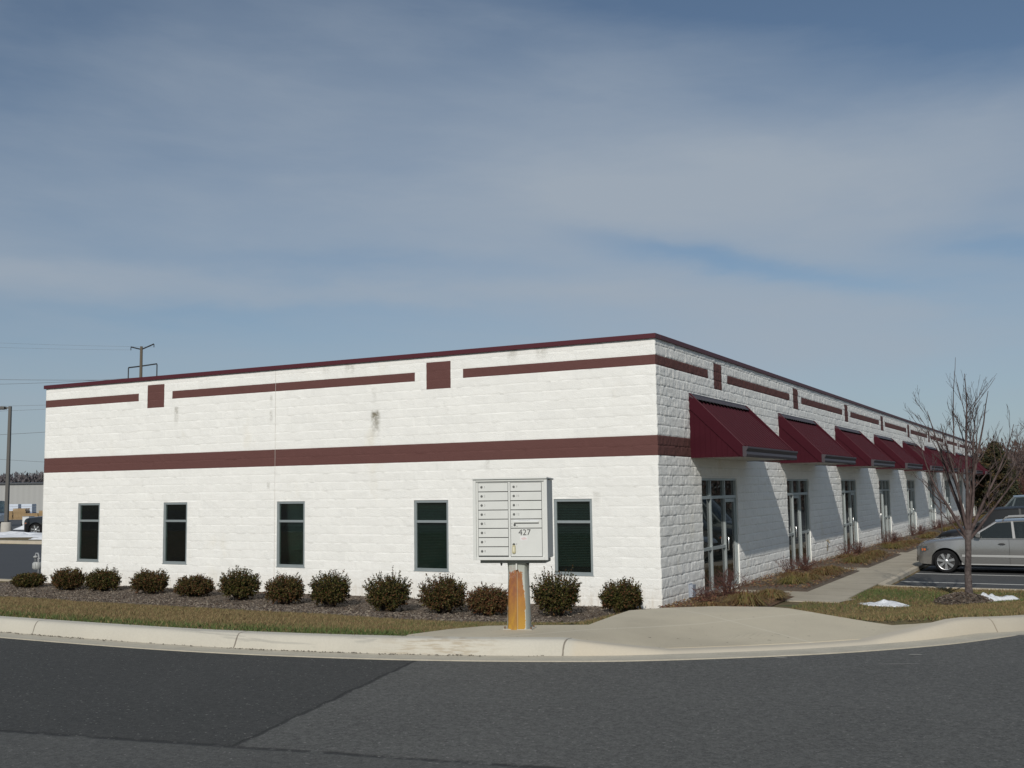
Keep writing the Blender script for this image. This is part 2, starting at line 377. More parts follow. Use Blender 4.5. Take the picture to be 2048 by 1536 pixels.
# road: one sheet outside the kerb
def road_material():
    m = bpy.data.materials.new('road_asphalt'); m.use_nodes = True; k = N(m.node_tree); b = m.node_tree.nodes['Principled BSDF']
    b.inputs['Roughness'].default_value = .82; b.inputs['Specular IOR Level'].default_value = .4
    pos = k.new('ShaderNodeNewGeometry').outputs['Position']; x, y, z = k.sep(pos)
    wob = k.m('MULTIPLY', k.m('SUBTRACT', k.noise(pos, 3.2, 5, .7), .5), .34)
    # diagonal joint between the newer dark mat (west) and the older grey one, and the long seam
    e1 = k.m('ADD', k.m('ADD', k.m('SUBTRACT', x, 1.84), k.m('MULTIPLY', k.m('ADD', y, 11.6), .245)), k.m('MULTIPLY', wob, .35))
    e2 = k.m('ADD', k.m('SUBTRACT', k.m('ADD', y, 14.93), k.m('MULTIPLY', k.m('SUBTRACT', x, 2.1), .19)), k.m('MULTIPLY', wob, .22))
    west = k.m('SUBTRACT', 1.0, k.ramp(e1, -.03, .03)); north = k.ramp(e2, -.02, .02)
    new = k.m('MULTIPLY', west, north)
    agg = k.noise(pos, 62, 3, .8); big = k.noise(pos, .9, 5, .6); mid = k.noise(pos, 19, 4, .75)
    f_ = k.m('ADD', k.m('ADD', k.m('MULTIPLY', k.ramp(agg, .36, .64), .60), k.m('MULTIPLY', k.ramp(mid, .38, .62), .36)), k.m('ADD', k.m('MULTIPLY', big, .36), .36))
    old = k.mix(1.0, (.096, .095, .088), k.comb(f_, f_, f_), 'MULTIPLY'); nw = k.mix(1.0, (.046, .046, .043), k.comb(f_, f_, f_), 'MULTIPLY')
    c = k.mix(new, old, nw)
    south = k.m('SUBTRACT', 1.0, north); c = k.mix(k.m('MULTIPLY', south, .25), c, (.045, .045, .044))
    l1 = k.m('MULTIPLY', k.m('SUBTRACT', 1.0, k.ramp(k.m('ABSOLUTE', e1), .008, .03)), north)
    l2 = k.m('MULTIPLY', k.m('SUBTRACT', 1.0, k.ramp(k.m('ABSOLUTE', e2), .012, .05)), k.ramp(k.noise(pos, 6, 4, .7), .36, .52))
    c = k.mix(k.m('MULTIPLY', k.m('MAXIMUM', l1, l2), .75), c, (.010, .010, .010))
    sp = k.noise(pos, 34, 1, .3); c = k.mix(k.m('MULTIPLY', k.ramp(sp, .70, .76), .6), c, (.27, .26, .24))
    k.link(c, b.inputs['Base Color'])
    bn = k.new('ShaderNodeBump'); bn.inputs['Strength'].default_value = .8; bn.inputs['Distance'].default_value = .010
    k.link(k.m('ADD', k.noise(pos, 70, 4, .8), k.m('MULTIPLY', k.m('MAXIMUM', l1, l2), -.8)), bn.inputs['Height']); k.link(bn.outputs[0], b.inputs['Normal'])
    return m
def offset(curve, d):
    out = []
    for i in range(len(curve)):
        t = curve[min(i+1, len(curve)-1)] - curve[max(i-1, 0)]; t = t/np.hypot(*t); out.append((curve[i][0]-t[1]*d, curve[i][1]+t[0]*d))
    return np.array(out)
r0 = offset(KERB, -.33)
rows = []
for i, (x, y) in enumerate(r0):
    t = i/(len(r0)-1); far = (-90 + 140*t, -60 + 0*t) if y < -8 else (50, -60 + (y+8)*4.6)
    rr = []
    for q in (0, .02, .06, .12, .3, 1):
        px_, py_ = x+(far[0]-x)*q, y+(far[1]-y)*q; rr.append((px_, py_, float(road_z(y)) if q < .2 else (.8 if y < -6 else float(road_z(y)))))
    rows.append(rr)
tag(MB().loft(rows).build('road', road_material()), kind='structure')
# pale scuffs of old paint on the road
sc = MB()
for (cx, cy, L_, w_, a_) in ((4.9,-9.98,.13,.035,.6), (6.0,-9.3,.14,.04,.9), (5.95,-9.9,.42,.012,1.0)):
    ca, sa = math.cos(a_-.5), math.sin(a_-.5)
    pts = [(-L_/2,-w_/3),(-L_/5,-w_/2),(L_/3,-w_/2),(L_/2,0),(L_/4,w_/2),(-L_/3,w_/2.5)]
    sc.add([(cx+p*ca-q*sa, cy+p*sa+q*ca, .804) for p, q in pts], [tuple(range(6))])
tag(sc.build('road_marking', mat('paint_scuff', (.32,.31,.28), .9, var=.3, vscale=20)), kind='structure')

# street kerb and its gutter pan
def kerb_material():
    m = bpy.data.materials.new('street_kerb_concrete'); m.use_nodes = True; k = N(m.node_tree); b = m.node_tree.nodes['Principled BSDF']
    b.inputs['Roughness'].default_value = .9
    pos = k.new('ShaderNodeNewGeometry').outputs['Position']; x, y, z = k.sep(pos)
    f_ = k.m('ADD', k.m('ADD', k.m('MULTIPLY', k.noise(pos, 1.4, 5, .6), .24), k.m('MULTIPLY', k.noise(pos, 55, 3, .7), .2)), .78)
    c = k.mix(1.0, (.49, .46, .39), k.comb(f_, f_, f_), 'MULTIPLY')
    # rusty tan wash at the foot, tyre scuffs and the joints
    tan = k.m('MULTIPLY', k.m('MULTIPLY', k.ramp(x, 1.0, 1.7), k.m('SUBTRACT', 1.0, k.ramp(x, 2.0, 2.6))), k.ramp(k.noise(k.vmul(pos, (2, 2, 22)), 2.2, 4, .6), .46, .6))
    c = k.mix(k.m('MULTIPLY', tan, .42), c, (.26, .18, .09))
    warm = k.ramp(x, 3.0, 3.1); c = k.mix(k.m('MULTIPLY', warm, .28), c, (.52, .41, .27))
    scuff = k.m('MULTIPLY', k.ramp(k.noise(k.vmul(pos, (1, 1, 14)), 1.1, 5, .5, .6), .58, .66), k.m('SUBTRACT', 1.0, k.ramp(k.m('ABSOLUTE', k.m('SUBTRACT', x, .3)), .9, 1.8)))
    c = k.mix(k.m('MULTIPLY', scuff, .3), c, (.17, .17, .16))
    for jx in (-18.6,-15.55,-12.5,-9.4,-6.4,-3.4,-.4,2.97):
        c = k.mix(k.m('MULTIPLY', k.m('SUBTRACT', 1.0, k.ramp(k.m('ABSOLUTE', k.m('ADD', k.m('SUBTRACT', x, jx), k.m('MULTIPLY', k.m('SUBTRACT', k.noise(pos, 7, 2), .5), .04))), .004, .012)), .75), c, (.10, .08, .06))
    for jy in (-7.2,):
        c = k.mix(k.m('MULTIPLY', k.m('SUBTRACT', 1.0, k.ramp(k.m('ABSOLUTE', k.m('SUBTRACT', y, jy)), .004, .014)), .6), c, (.15, .10, .06))
    k.link(c, b.inputs['Base Color'])
    bn = k.new('ShaderNodeBump'); bn.inputs['Strength'].default_value = .35; bn.inputs['Distance'].default_value = .005
    k.link(k.noise(pos, 70, 4, .7), bn.inputs['Height']); k.link(bn.outputs[0], b.inputs['Normal'])
    return m
kc = catmull([tuple(p) for p in KERB[24:]], 2)     # finer part that is seen
kc = np.vstack([KERB[:24], kc])
prof = [(-.02,-.20), (-.02,.0), (.010,.085), (.030,.125), (.055,.146), (.085,.150), (.19,.152), (.19,-.2)]
rows = []
for d in prof:
    c_ = offset(kc, d[0]); h = kerb_top(kc[:,0], kc[:,1]) - road_z(kc[:,1])
    rows.append([(c_[i][0], c_[i][1], float(road_z(kc[i][1])) + (d[1]*h[i]/.15 if d[1] > 0 else d[1])) for i in range(len(kc))])
tag(MB().loft(rows).build('street_kerb', kerb_material(), smooth=math.radians(50)), kind='structure')
rows = []
for d, z in ((.0,.004),(-.12,.001),(-.36,.010),(-.36,-.1)):
    c_ = offset(kc, d); rows.append([(c_[i][0], c_[i][1], float(road_z(kc[i][1]))+z) for i in range(len(kc))])
tag(MB().loft(rows).build('gutter', M_gut2), kind='structure')
# line of dark grit lying where kerb meets gutter
gv = MB()
for _ in range(900):
    x = random.uniform(-9, 2.9); i = int(np.argmin(abs(kc[:,0]-x))); dd = -.035 - abs(random.gauss(0, .03))
    dens = .25 + .75*(1 if (-7 < x < -2.5 or -.4 < x < 2.2) else 0)
    if random.random() > dens: continue
    yk = float(np.interp(x, kc[:160,0], kc[:160,1])); s_ = random.uniform(.004, .016)
    a = random.uniform(0, 6); p = (x, yk+dd, .808)
    gv.add([(p[0]+s_*math.cos(a+t), p[1]+s_*.6*math.sin(a+t), p[2]) for t in (0,1.7,3.3,4.8)]+[(p[0],p[1],p[2]+s_*.5)], [(0,1,4),(1,2,4),(2,3,4),(3,0,4)])
tag(gv.build('gutter_grit', mat('grit', (.09,.075,.055), .95), fixn=False), 'dark grit and leaf crumbs lying along the foot of the street kerb', 'grit', kind='stuff')

# corner pad (concrete landing, ramp and the mailbox pad), triangulated over its outline
bm = bmesh.new(); inner = PAD.copy()
dense = []
for i in range(len(PAD)):
    a = PAD[i]; b = PAD[(i+1) % len(PAD)]
    for t in np.arange(0, 1, 1/max(1, int(np.hypot(*(b-a))/.25))): dense.append(a+(b-a)*t)
dense = np.array(dense); gx, gy = np.meshgrid(np.arange(1.3,6.6,.16), np.arange(-11.2,-7,.16)); gp = np.stack([gx.ravel(), gy.ravel()], 1)
gp = gp[poly_dist(gp[:,0], gp[:,1], PAD) < -.08]
from mathutils.geometry import delaunay_2d_cdt
al = [Vector(p) for p in dense] + [Vector(p) for p in gp]; nd = len(dense)
vv, ee, ff, *_ = delaunay_2d_cdt(al, [(i, (i+1) % nd) for i in range(nd)], [], 1, 1e-5)
A = np.array([(p.x, p.y) for p in vv]); dk, _ = kerb_dist(A[:,0], A[:,1])
ramp = np.interp(A[:,0], [2.95,3.7,5.5,6.2], [0,1,1,0])
zt = np.where(dk < 1.9, .945 - ramp*.115*(1-np.clip((dk-.15)/1.75, 0, 1)), .945)
zt = zt - .012*np.clip((dk-1.9)/1.5, 0, 1)
top = [(A[i][0], A[i][1], zt[i]+.004) for i in range(len(A))]
pm = MB(); pm.add(top, [tuple(f_) for f_ in ff])
ring = [(p[0], p[1]) for p in dense]; zr = {}
dk2, _ = kerb_dist(dense[:,0], dense[:,1]); rp2 = np.interp(dense[:,0], [2.95,3.7,5.5,6.2], [0,1,1,0])
zz2 = np.where(dk2 < 1.9, .945 - rp2*.115*(1-np.clip((dk2-.15)/1.75, 0, 1)), .945) - .012*np.clip((dk2-1.9)/1.5, 0, 1) + .004
pm.loft([[(*ring[i % nd], zz2[i % nd]) for i in range(nd+1)], [(*ring[i % nd], .6) for i in range(nd+1)]])
def pad_material():
    m = bpy.data.materials.new('corner_pad_concrete'); m.use_nodes = True; k = N(m.node_tree); b = m.node_tree.nodes['Principled BSDF']
    b.inputs['Roughness'].default_value = .92
    pos = k.new('ShaderNodeNewGeometry').outputs['Position']; x, y, z = k.sep(pos)
    f_ = k.m('ADD', k.m('ADD', k.m('MULTIPLY', k.noise(pos, 1.1, 6, .65), .34), k.m('MULTIPLY', k.noise(pos, 60, 3, .7), .22)), .72)
    c = k.mix(1.0, (.52, .46, .345), k.comb(f_, f_, f_), 'MULTIPLY')
    # darker blot, scored joint lines, pale scrape, stamped dots on the ramp
    bl = k.m('MULTIPLY', k.ramp(k.noise(pos, .55, 4, .6), .5, .72), .35); c = k.mix(bl, c, (.23, .20, .15))
    u = k.m('ADD', k.m('MULTIPLY', x, .57), k.m('MULTIPLY', y, .82)); v = k.m('SUBTRACT', k.m('MULTIPLY', x, .82), k.m('MULTIPLY', y, .57))
    for s_, s0 in ((u, -4.62), (v, 7.98), (v, 10.72)):
        c = k.mix(k.m('MULTIPLY', k.m('SUBTRACT', 1.0, k.ramp(k.m('ABSOLUTE', k.m('SUBTRACT', s_, s0)), .008, .02)), .5), c, (.62, .57, .46))
    sp = k.ramp(k.noise(pos, 17, 1, .3), .76, .8); c = k.mix(k.m('MULTIPLY', sp, .6), c, (.08, .065, .05))
    k.link(c, b.inputs['Base Color'])
    vo = k.new('ShaderNodeTexVoronoi'); vo.inputs['Scale'].default_value = 16; vo.inputs['Randomness'].default_value = 0; k.link(pos, vo.inputs['Vector'])
    box = k.m('MULTIPLY', k.m('SUBTRACT', 1.0, k.ramp(k.m('ABSOLUTE', k.m('SUBTRACT', v, 9.3)), .62, .66)), k.m('SUBTRACT', 1.0, k.ramp(k.m('ABSOLUTE', k.m('ADD', u, 5.05)), .26, .30)))
    bn = k.new('ShaderNodeBump'); bn.inputs['Strength'].default_value = .5; bn.inputs['Distance'].default_value = .006
    k.link(k.m('ADD', k.noise(pos, 80, 4, .7), k.m('MULTIPLY', k.m('MULTIPLY', k.m('SUBTRACT', 1.0, k.ramp(vo.outputs['Distance'], .2, .45)), box), 2.0)), bn.inputs['Height']); k.link(bn.outputs[0], b.inputs['Normal'])
    return m
tag(pm.build('corner_pavement', pad_material()), kind='structure')

# front walk, spurs to the doors, lot, kerbs and stall lines
DY = 7.62; NB = 9
wk = MB(); y = 2.55
wk.box(1.80, 2.90, 2.55, 72, -.15, .012)
for k in range(NB): wk.box(.13, 1.80, 3.55+DY*k-.15, 5.15+DY*k-.6, -.15, .012)
wk.add([(1.8,2.75,.013),(1.8,2.6,.013),(2.9,2.6,.013),(3.1,3.3,.013),(2.9,3.4,.013)], [(0,1,2,3,4)])
tag(wk.build('front_walk', M_walk), kind='structure')
jm = MB()
for y in np.arange(4, 70, 1.52): jm.box(1.80, 2.90, y, y+.012, .010, .0135)
tag(jm.build('walk_joints', mat('joint_dark', (.12,.10,.08), .95)), kind='structure')  # thin dark strips across the walk at its joints
tag(MB().add([(2.9,6.75,-.12),(40,6.75,-.12),(40,95,-.12),(2.9,95,-.12)], [(0,1,2,3)]).build('parking_lot', M_lot), kind='structure')
tag(MB().add([(7.4,5.4,-.118),(50,5.4,-.118),(50,6.8,-.118),(7.4,6.8,-.118)], [(0,1,2,3)]).build('drive', M_lot), kind='structure')
lk = MB()
lk.box(2.905, 3.06, 7.2, 72, -.2, .008)                       # kerb along the walk
r = [(2.905,7.2),(2.93,7.0),(3.1,6.78),(3.4,6.66),(4,6.62),(7.3,6.62)]; r2 = [(3.06,7.25),(3.09,7.08),(3.22,6.92),(3.45,6.82),(4,6.79),(7.3,6.79)]
lk.loft([[(*p,-.2) for p in r],[(*p,.012) for p in r],[(*p,.010) for p in r2],[(*p,-.2) for p in r2]])
tag(lk.build('lot_kerb', M_conc), kind='structure')
ln = MB()
for i, y in enumerate([9.42] + [12.2+2.74*j for j in range(20)]):
    ln.box(3.09, 8.3, y-.05, y+.05, -.119, -.1155)
tag(ln.build('stall_lines', M_line), kind='structure')
# west lot
tag(MB().add([(-130,.42,-.05),(-18.45,.42,-.005),(-18.45,16.3,-.005),(-130,16.3,-.05)], [(0,1,2,3)]).build('west_lot', mat('west_asphalt', (.05,.052,.056), .8, var=.15, vscale=.4, fine=.2, fscale=30)), kind='structure')
tag(MB().box(-130,-18.4,.28,.42,-.2,.03).build('west_lot_edge', M_walk), kind='structure')
tag(MB().box(-130,-18.6,16.3,16.75,-.2,.14).build('west_kerb', M_conc), kind='structure')
tag(MB().add([(-260,22.9,-.02),(-18.45,22.9,-.02),(-18.45,200,-.02),(-260,200,-.02)], [(0,1,2,3)]).build('far_lot', mat('far_asphalt', (.06,.062,.066), .8, var=.15, vscale=.2)), kind='structure')
tag(MB().box(-130,-18.6,16.75,22.9,-.2,.10).build('west_verge', M_soil), kind='structure')

# ------------------------------------------------------------------ the long white building
BL, BR, BH = 18.20, 68.58, 27*C
bld = empty('commercial_building', (0,0,0), label='long single-storey white block building with maroon bands and burgundy awnings', cat='building')
WIN = [(-16.76,-15.92), (-13.55,-12.72), (-9.77,-8.92), (-5.81,-4.91), (-2.32,-1.45)]; WZ = (.64, 2.195)
DOOR = [(2.70+DY*k, 5.42+DY*k) for k in range(NB)]; DZ = (-.1, 2.60)
SQL = [(-14.21,-13.60), (-5.46,-4.82)]; BDL = [(-18.3,-14.53), (-13.31,-5.77), (-4.50,.1)]
SQR = [(3.81+DY*k, 4.42+DY*k) for k in range(NB)]; BDR = [(-.1,3.39)] + [(4.87+DY*k, 3.39+DY*(k+1)) for k in range(8)] + [(4.87+DY*8, 69)]
def block_wall(name, length, to3d, openings, oz, squares, bands, seed, far=1e9, amp=1., jf=.5, fine=0):
    cuts = sorted(set([0., length] + [v for o in openings for v in o] + [v for o in squares for v in o] + [min(max(v,0),length) for o in bands for v in o]))
    s = set(); k = 0
    while k*C <= length:
        b = k*C
        for e in ((-.006,.006,.035,.068,.10,.135,.168) if b < fine else (-.006,.006,.05,.10,.155) if b < far else (-.006,.006,.1)):
            if 0 < b+e < length: s.add(round(b+e, 4))
        k += 1
    s = sorted([v for v in s if min(abs(v-c_) for c_ in cuts) > .004] + cuts)
    zc = [round(oz[0],4), round(oz[1],4), 0., BH]
    z = set()
    for k in range(-1, 28):
        for e in (-.005,.006,.04,.07,.10,.135,.17):
            if -.1 <= k*C+e <= BH: z.add(round(k*C+e, 4))
        z.add(round(k*C, 4))
    z = sorted([v for v in z if min(abs(v-c_) for c_ in zc) > .003] + zc + [-.15])
    z = [v for v in z if v <= BH]
    Sg, Zg = np.meshgrid(np.array(s), np.array(z)); sh = Sg.shape
    row = np.floor(Zg/C+1e-6); dz = np.abs(Zg/C-np.round(Zg/C))*C
    kk = np.round(Sg/C); dv = np.abs(Sg/C-kk)*C
    joint = (dz < .0045) | ((dv < .0065) & (((kk+row) % 2) == 0))
    colb = np.floor((Sg/C+(row % 2))/2+1e-6)
    bx = fbm(colb*7.3, row*3.1, seed+3, 1)
    n1 = fbm(Sg*10.5+row*13.7+colb*5.1, Zg*10.5+row*3.3, seed, 3, .65); n2 = fbm(Sg*3+row*7.1, Zg*9+colb*2.3, seed+9, 3)
    n3 = fbm(Sg*16+colb*3.3, Zg*16+row*1.7, seed+5, 2); r = .006 + .034*(n1-.3) + .012*(n2-.4) + .006*bx + .016*(n3-.5)
    tilt = (fbm(colb*3.7, row*5.9, seed+21, 1)-.5)*.012*np.sin((Sg/C*.5 % 1)*PI)
    r = np.clip(r+tilt, .002, .04)*amp
    vj = (dz >= .0045) & joint
    r = np.where(joint, r*np.where(vj, .5+.5*jf, jf)-.001*(~vj), r)
    r = np.where((dz < .012) & ~joint, r*.9, r)
    for o in openings:                                   # keep the arrises at openings tidy
        near = (np.minimum(abs(Sg-o[0]), abs(Sg-o[1])) < .02) & (Zg <= oz[1]+.02) & (Zg >= oz[0]-.02); r = np.where(near, r*.5, r)
    r = np.where((Sg < 1e-4) | (Sg > length-1e-4), 0, r)
    P = to3d(Sg.ravel(), Zg.ravel(), r.ravel())
    id_ = np.arange(Sg.size).reshape(sh)
    f = np.stack([id_[:-1,:-1], id_[:-1,1:], id_[1:,1:], id_[1:,:-1]], -1).reshape(-1,4)
    cs = Sg.ravel()[f].mean(1); cz = Zg.ravel()[f].mean(1)
    keep = np.ones(len(f), bool); mi = np.zeros(len(f), int)
    for o in openings: keep &= ~((cs > o[0]) & (cs < o[1]) & (cz > oz[0]) & (cz < oz[1]))
    mi[(cz > 15*C) & (cz < 17*C)] = 1
    for o in bands: mi[(cs > o[0]) & (cs < o[1]) & (cz > 24*C) & (cz < 25*C)] = 1
    for o in squares: mi[(cs > o[0]) & (cs < o[1]) & (cz > 23*C) & (cz < 26*C)] = 1
    return fastmesh(name, P, f[keep], [M_white, M_band], mi[keep], bld)
# south wall: parameter s runs from the west corner (x=-BL) to the near corner (x=0)
sh_ = lambda L: [(a+BL, b+BL) for a, b in L]
block_wall('wall', BL, lambda s, z, r: np.stack([s-BL, -r, z], 1), sh_(WIN), WZ, sh_(SQL), sh_(BDL), 3, amp=.30, jf=.78)
block_wall('wall', BR, lambda s, z, r: np.stack([r, s, z], 1), DOOR, DZ, SQR, BDR, 41, far=34, amp=.72, jf=.45, fine=13)
# control joint on the south wall
MB().box(-9.844,-9.838,-.012,.002,.0,5.40).build('control_joint', mat('joint_sealant', (.52,.50,.46), .9), bld)
# other two walls and the roof deck
MB().box(-BL,-BL+.2,.0,BR,-.1,BH-.02).box(-BL+.2,-.2,BR-.2,BR,-.1,BH-.02).build('wall', M_white, bld)
MB().box(-BL+.2,-.02,.2,BR-.2,4.7,4.8).build('roof', mat('roof_membrane', (.35,.35,.34), .9), bld)
MB().box(-.32,-.21,.2,BR-.3,-.1,4.65).box(-BL+.25,-.35,.32,.42,-.1,4.65).build('dark_backing', M_dark, bld)  # near-black sheets behind the glass, standing in for unlit rooms
# coping with its jointed lengths
cp = MB(); h0 = BH-.08
cp.box(-BL-.04, .045, -.06, .24, h0, BH+.02).box(-.24, .05, .2402, BR, h0, BH+.0195).box(-BL-.04, -BL+.24, .2402, BR, h0, BH+.0195).box(-BL+.2402, -.2402, BR-.24, BR, h0, BH+.0195)
cp.build('coping', M_coping, bld, bevel=.008)
# window reveals + windows
def window(x0, x1, blind):
    z0, z1 = WZ; w = x1-x0; fr = MB(); f_ = .055; y0, y1 = .012, .085
    fr.box(x0, x1, y0, y1, z0, z0+f_).box(x0, x1, y0, y1, z1-f_, z1).box(x0, x0+f_, y0, y1, z0+f_, z1-f_).box(x1-f_, x1, y0, y1, z0+f_, z1-f_)
    fr.box(x0+f_, x1-f_, y0+.003, y1-.003, 1.695, 1.75)
    fr.box(x0-.02, x1+.02, y1, .20, z0-.02, z1+.02) if False else None
    rv = .2
    fr.box(x0-.015, x0, .006, rv, z0, z1).box(x1, x1+.015, .006, rv, z0, z1).box(x0-.015, x1+.015, .006, rv, z1, z1+.012).box(x0-.02, x1+.02, -.012, rv, z0-.018, z0)
    o = fr.build('window', M_alu, bld, bevel=.004)
    for a, b in ((z0+f_, 1.695), (1.75, z1-f_)):
        MB().box(x0+f_, x1-f_, .045, .053, a, b).build('pane', M_glass, o)
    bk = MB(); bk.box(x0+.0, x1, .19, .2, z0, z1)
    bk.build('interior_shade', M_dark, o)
    if blind:
        bl = MB(); z = z0+.05 + blind[0]
        while z < z1-.05:
            bl.add([(x0+.03,.105,z),(x1-.03,.105,z),(x1-.03,.128,z+.020),(x0+.03,.128,z+.020)], [(0,1,2,3)]); z += .034
        if blind[2] == 'closed': bl.box(x0+.02, x1-.02, .13, .135, z0+.02, z1-.02)
        bl.build('blind', mat('blind_%s' % ('dark' if blind[1] < .05 else 'green'), (blind[1]*.86, blind[1]*1.04, blind[1]), .6), o)
    return o
window(*WIN[0], None); window(*WIN[1], None); window(*WIN[2], (.0, .16, 'closed')); window(*WIN[3], (.0, .42, 'closed')); window(*WIN[4], (.12, .05, 'open'))
# storefront entrances
def storefront(k, kind):
    y0, y1 = DOOR[k]; z0, z1 = .0, DZ[1]; X0, X1 = -.125, -.022       # frame sits in the recess
    w = y1-y0; f = .05; cols = [y0+f, y0+w*.30, y0+w*.62, y1-f] if kind == 1 else [y0+f, y0+w*.27, y0+w*.66, y1-f]
    if kind == 0: cols = [y0+f, y0+w*.40, y0+w*.70, y1-f]
    zt = 2.13
    m = MB()
    m.box(X0, X1, y0, y0+f, z0, z1).box(X0, X1, y1-f, y1, z0, z1).box(X0, X1, y0+f, y1-f, z1-f, z1).box(X0, X1, y0+f, y1-f, zt, zt+.07)
    for c_ in cols[1:3]: m.box(X0, X1, c_-.025, c_+.025, z0, zt).box(X0, X1, c_-.025, c_+.025, zt+.07, z1-f)
    dcol = {0: 0, 1: 1, 2: 2}[kind]
    for i in range(3):
        a, b = cols[i]+(.025 if i else 0), cols[i+1]-(.025 if i < 2 else 0)
        if i != dcol: m.box(X0+.01, X1-.01, a, b, .98, 1.05).box(X0+.01, X1-.01, a, b, z0, z0+.1)
    # white painted returns of the opening
    rt = MB(); rt.box(-.2, .004, y0-.012, y0, z0, z1).box(-.2, .004, y1, y1+.012, z0, z1).box(-.2, .004, y0-.012, y1+.012, z1, z1+.012)
    rt.box(-.2, .02, y0, y1, -.14, .014)
    o = m.build('storefront', M_alu, bld, bevel=.003)
    rt.build('opening_return', M_white, o)
    for i in range(3):
        a, b = cols[i]+(.025 if i else 0), cols[i+1]-(.025 if i < 2 else 0)
        g = MB().box(-.08,-.074, a, b, zt+.07, z1-f)
        if i != dcol: g.box(-.08,-.074, a, b, 1.05, zt).box(-.08,-.074, a, b, .1, .98)
        g.build('pane', M_dglass, o)
        if i == dcol:
            d = MB(); s_ = .06
            d.box(-.105,-.05, a+.004, a+s_, .02, zt-.01).box(-.105,-.05, b-s_, b-.004, .02, zt-.01).box(-.105,-.05, a+s_, b-s_, .02, .16).box(-.105,-.05, a+s_, b-s_, zt-.09, zt-.01)
            d.build('door', M_alu, o, bevel=.003)
            MB().box(-.08,-.074, a+s_, b-s_, .16, zt-.09).build('pane', M_dglass, o)
            hy = a+.045
            MB().tube([(-.05,hy,.92),(.01,hy,.92),(.01,hy,1.22),(-.05,hy,1.22)], .013, 8).build('door_handle', mat('polished_pull', (.7,.7,.68), .25, .9), o, smooth=True)
    return o
for k, kd in enumerate([2,1,2,0,2,1,2,0,2]): storefront(k, kd)
# awnings
def awning(k):
    y0, y1 = 2.0+DY*k, 6.37+DY*k; zb, zf, zt = 3.03, 3.24, 4.40; D = 1.17
    sl_ = (zt-zf)/D
    rib = MB(); nx = int((y1-y0)/.15); pts = []
    yy = y0+.03
    prof_ = []
    while yy < y1-.22:
        prof_ += [(yy, 0), (yy+.14, 0), (yy+.155, .05), (yy+.195, .05), (yy+.21, 0)]; yy += .265
    prof_.append((y1-.03, 0))
    rib.loft([[(.02, p[0], zt-.10+p[1]) for p in prof_], [(D-.01, p[0], zf-.005+p[1]) for p in prof_]])
    rib.loft([[(.02, p[0], zt-.13) for p in prof_], [(D-.01, p[0], zf-.035) for p in prof_]])
    o = rib.build('awning', M_burg, bld, fixn=False)
    for ya, yb in ((y0, y0+.02), (y1-.02, y1)):
        sd = MB()
        sd.prism([(.002, zb), (D-.02, zb), (D-.02, zf-.06), (.002, zt-.10)], 'y', ya+.008 if ya == y0 else ya, yb if ya == y0 else yb-.008)
        s_ = -1 if ya == y0 else 1; yo = ya+.008 if ya == y0 else yb-.008
        for xb in (.10,.22,.34,.46,.58,.70,.82,.94,1.06):
            hh = zt-.12-(zt-zf)*xb/D
            sd.box(xb-.008, xb+.008, min(yo, yo+s_*.007), max(yo, yo+s_*.007), zb+.01, hh-.13) if hh-.13 > zb+.03 else None
        sd.build('side_panel', M_burg, o)
        tr = MB(); yo0, yo1 = (ya-.018, ya+.03) if ya == y0 else (yb-.03, yb+.018)
        tr.prism([(.002, zt-.29), (.002, zt+.035), (.03, zt+.035), (D+.015, zf+.02), (D+.015, zb-.004), (D-.05, zb-.004)], 'y', yo0, yo1)
        tr.build('rake_trim', M_burg, o, bevel=.004)
        MB().tube([(.03, (yo0+yo1)/2, zt+.038), (D+.01, (yo0+yo1)/2, zf+.022)], .010, 6).build('rake_edge', M_coping, o)
    fl = MB(); fl.prism([(.0, zt-.02), (.0, zt+.045), (.022, zt+.045), (.035, zt+.005), (.12, zt-.075), (.12, zt-.085)], 'y', y0-.02, y1+.02)
    fl.build('flashing', M_gutter, o)
    gt = MB(); g0, g1 = y0-.03, y1+.03
    gp_ = [(D-.005, zf+.01), (D-.005, zb), (D+.07, zb), (D+.085, zb+.05), (D+.07, zb+.11), (D+.11, zf-.03), (D+.11, zf+.005), (D+.095, zf+.005), (D+.095, zf-.03), (D+.01, zf-.03)]
    gt.prism(gp_[:6]+[(D+.11, zf+.005), (D+.02, zf+.01)], 'y', g0, g1)
    gt.build('gutter', M_gutter, o, bevel=.004)
    MB().box(.0, D-.005, y0+.01, y1-.01, zb+.012, zb+.03).build('soffit', mat('soffit_metal', (.55,.54,.50), .6), o)
    return o
a0 = awning(0)
for k in range(1, NB):
    c = copy_tree(a0, bld); c.location = (0, DY*k, 0)
# little things on the walls
MB().box(.0,.10,1.62,1.82,.10,.36).box(.0,.02,1.60,1.84,.08,.38).build('utility_box', mat('utility_grey', (.30,.33,.38), .6), bld, bevel=.006)
sp = MB().tube([(.0,15.2,.62),(.07,15.2,.62),(.10,15.2,.55)], .02, 8); sp.lathe([(.0,.0),(.04,.0),(.04,.012),(.0,.012)], 10, (.07,15.2,.66)); sp.tube([(.03,15.2,.5),(.03,15.22,.3)], .012, 6)
sp.build('spigot', mat('brass_old', (.25,.2,.12), .5, .5), bld)

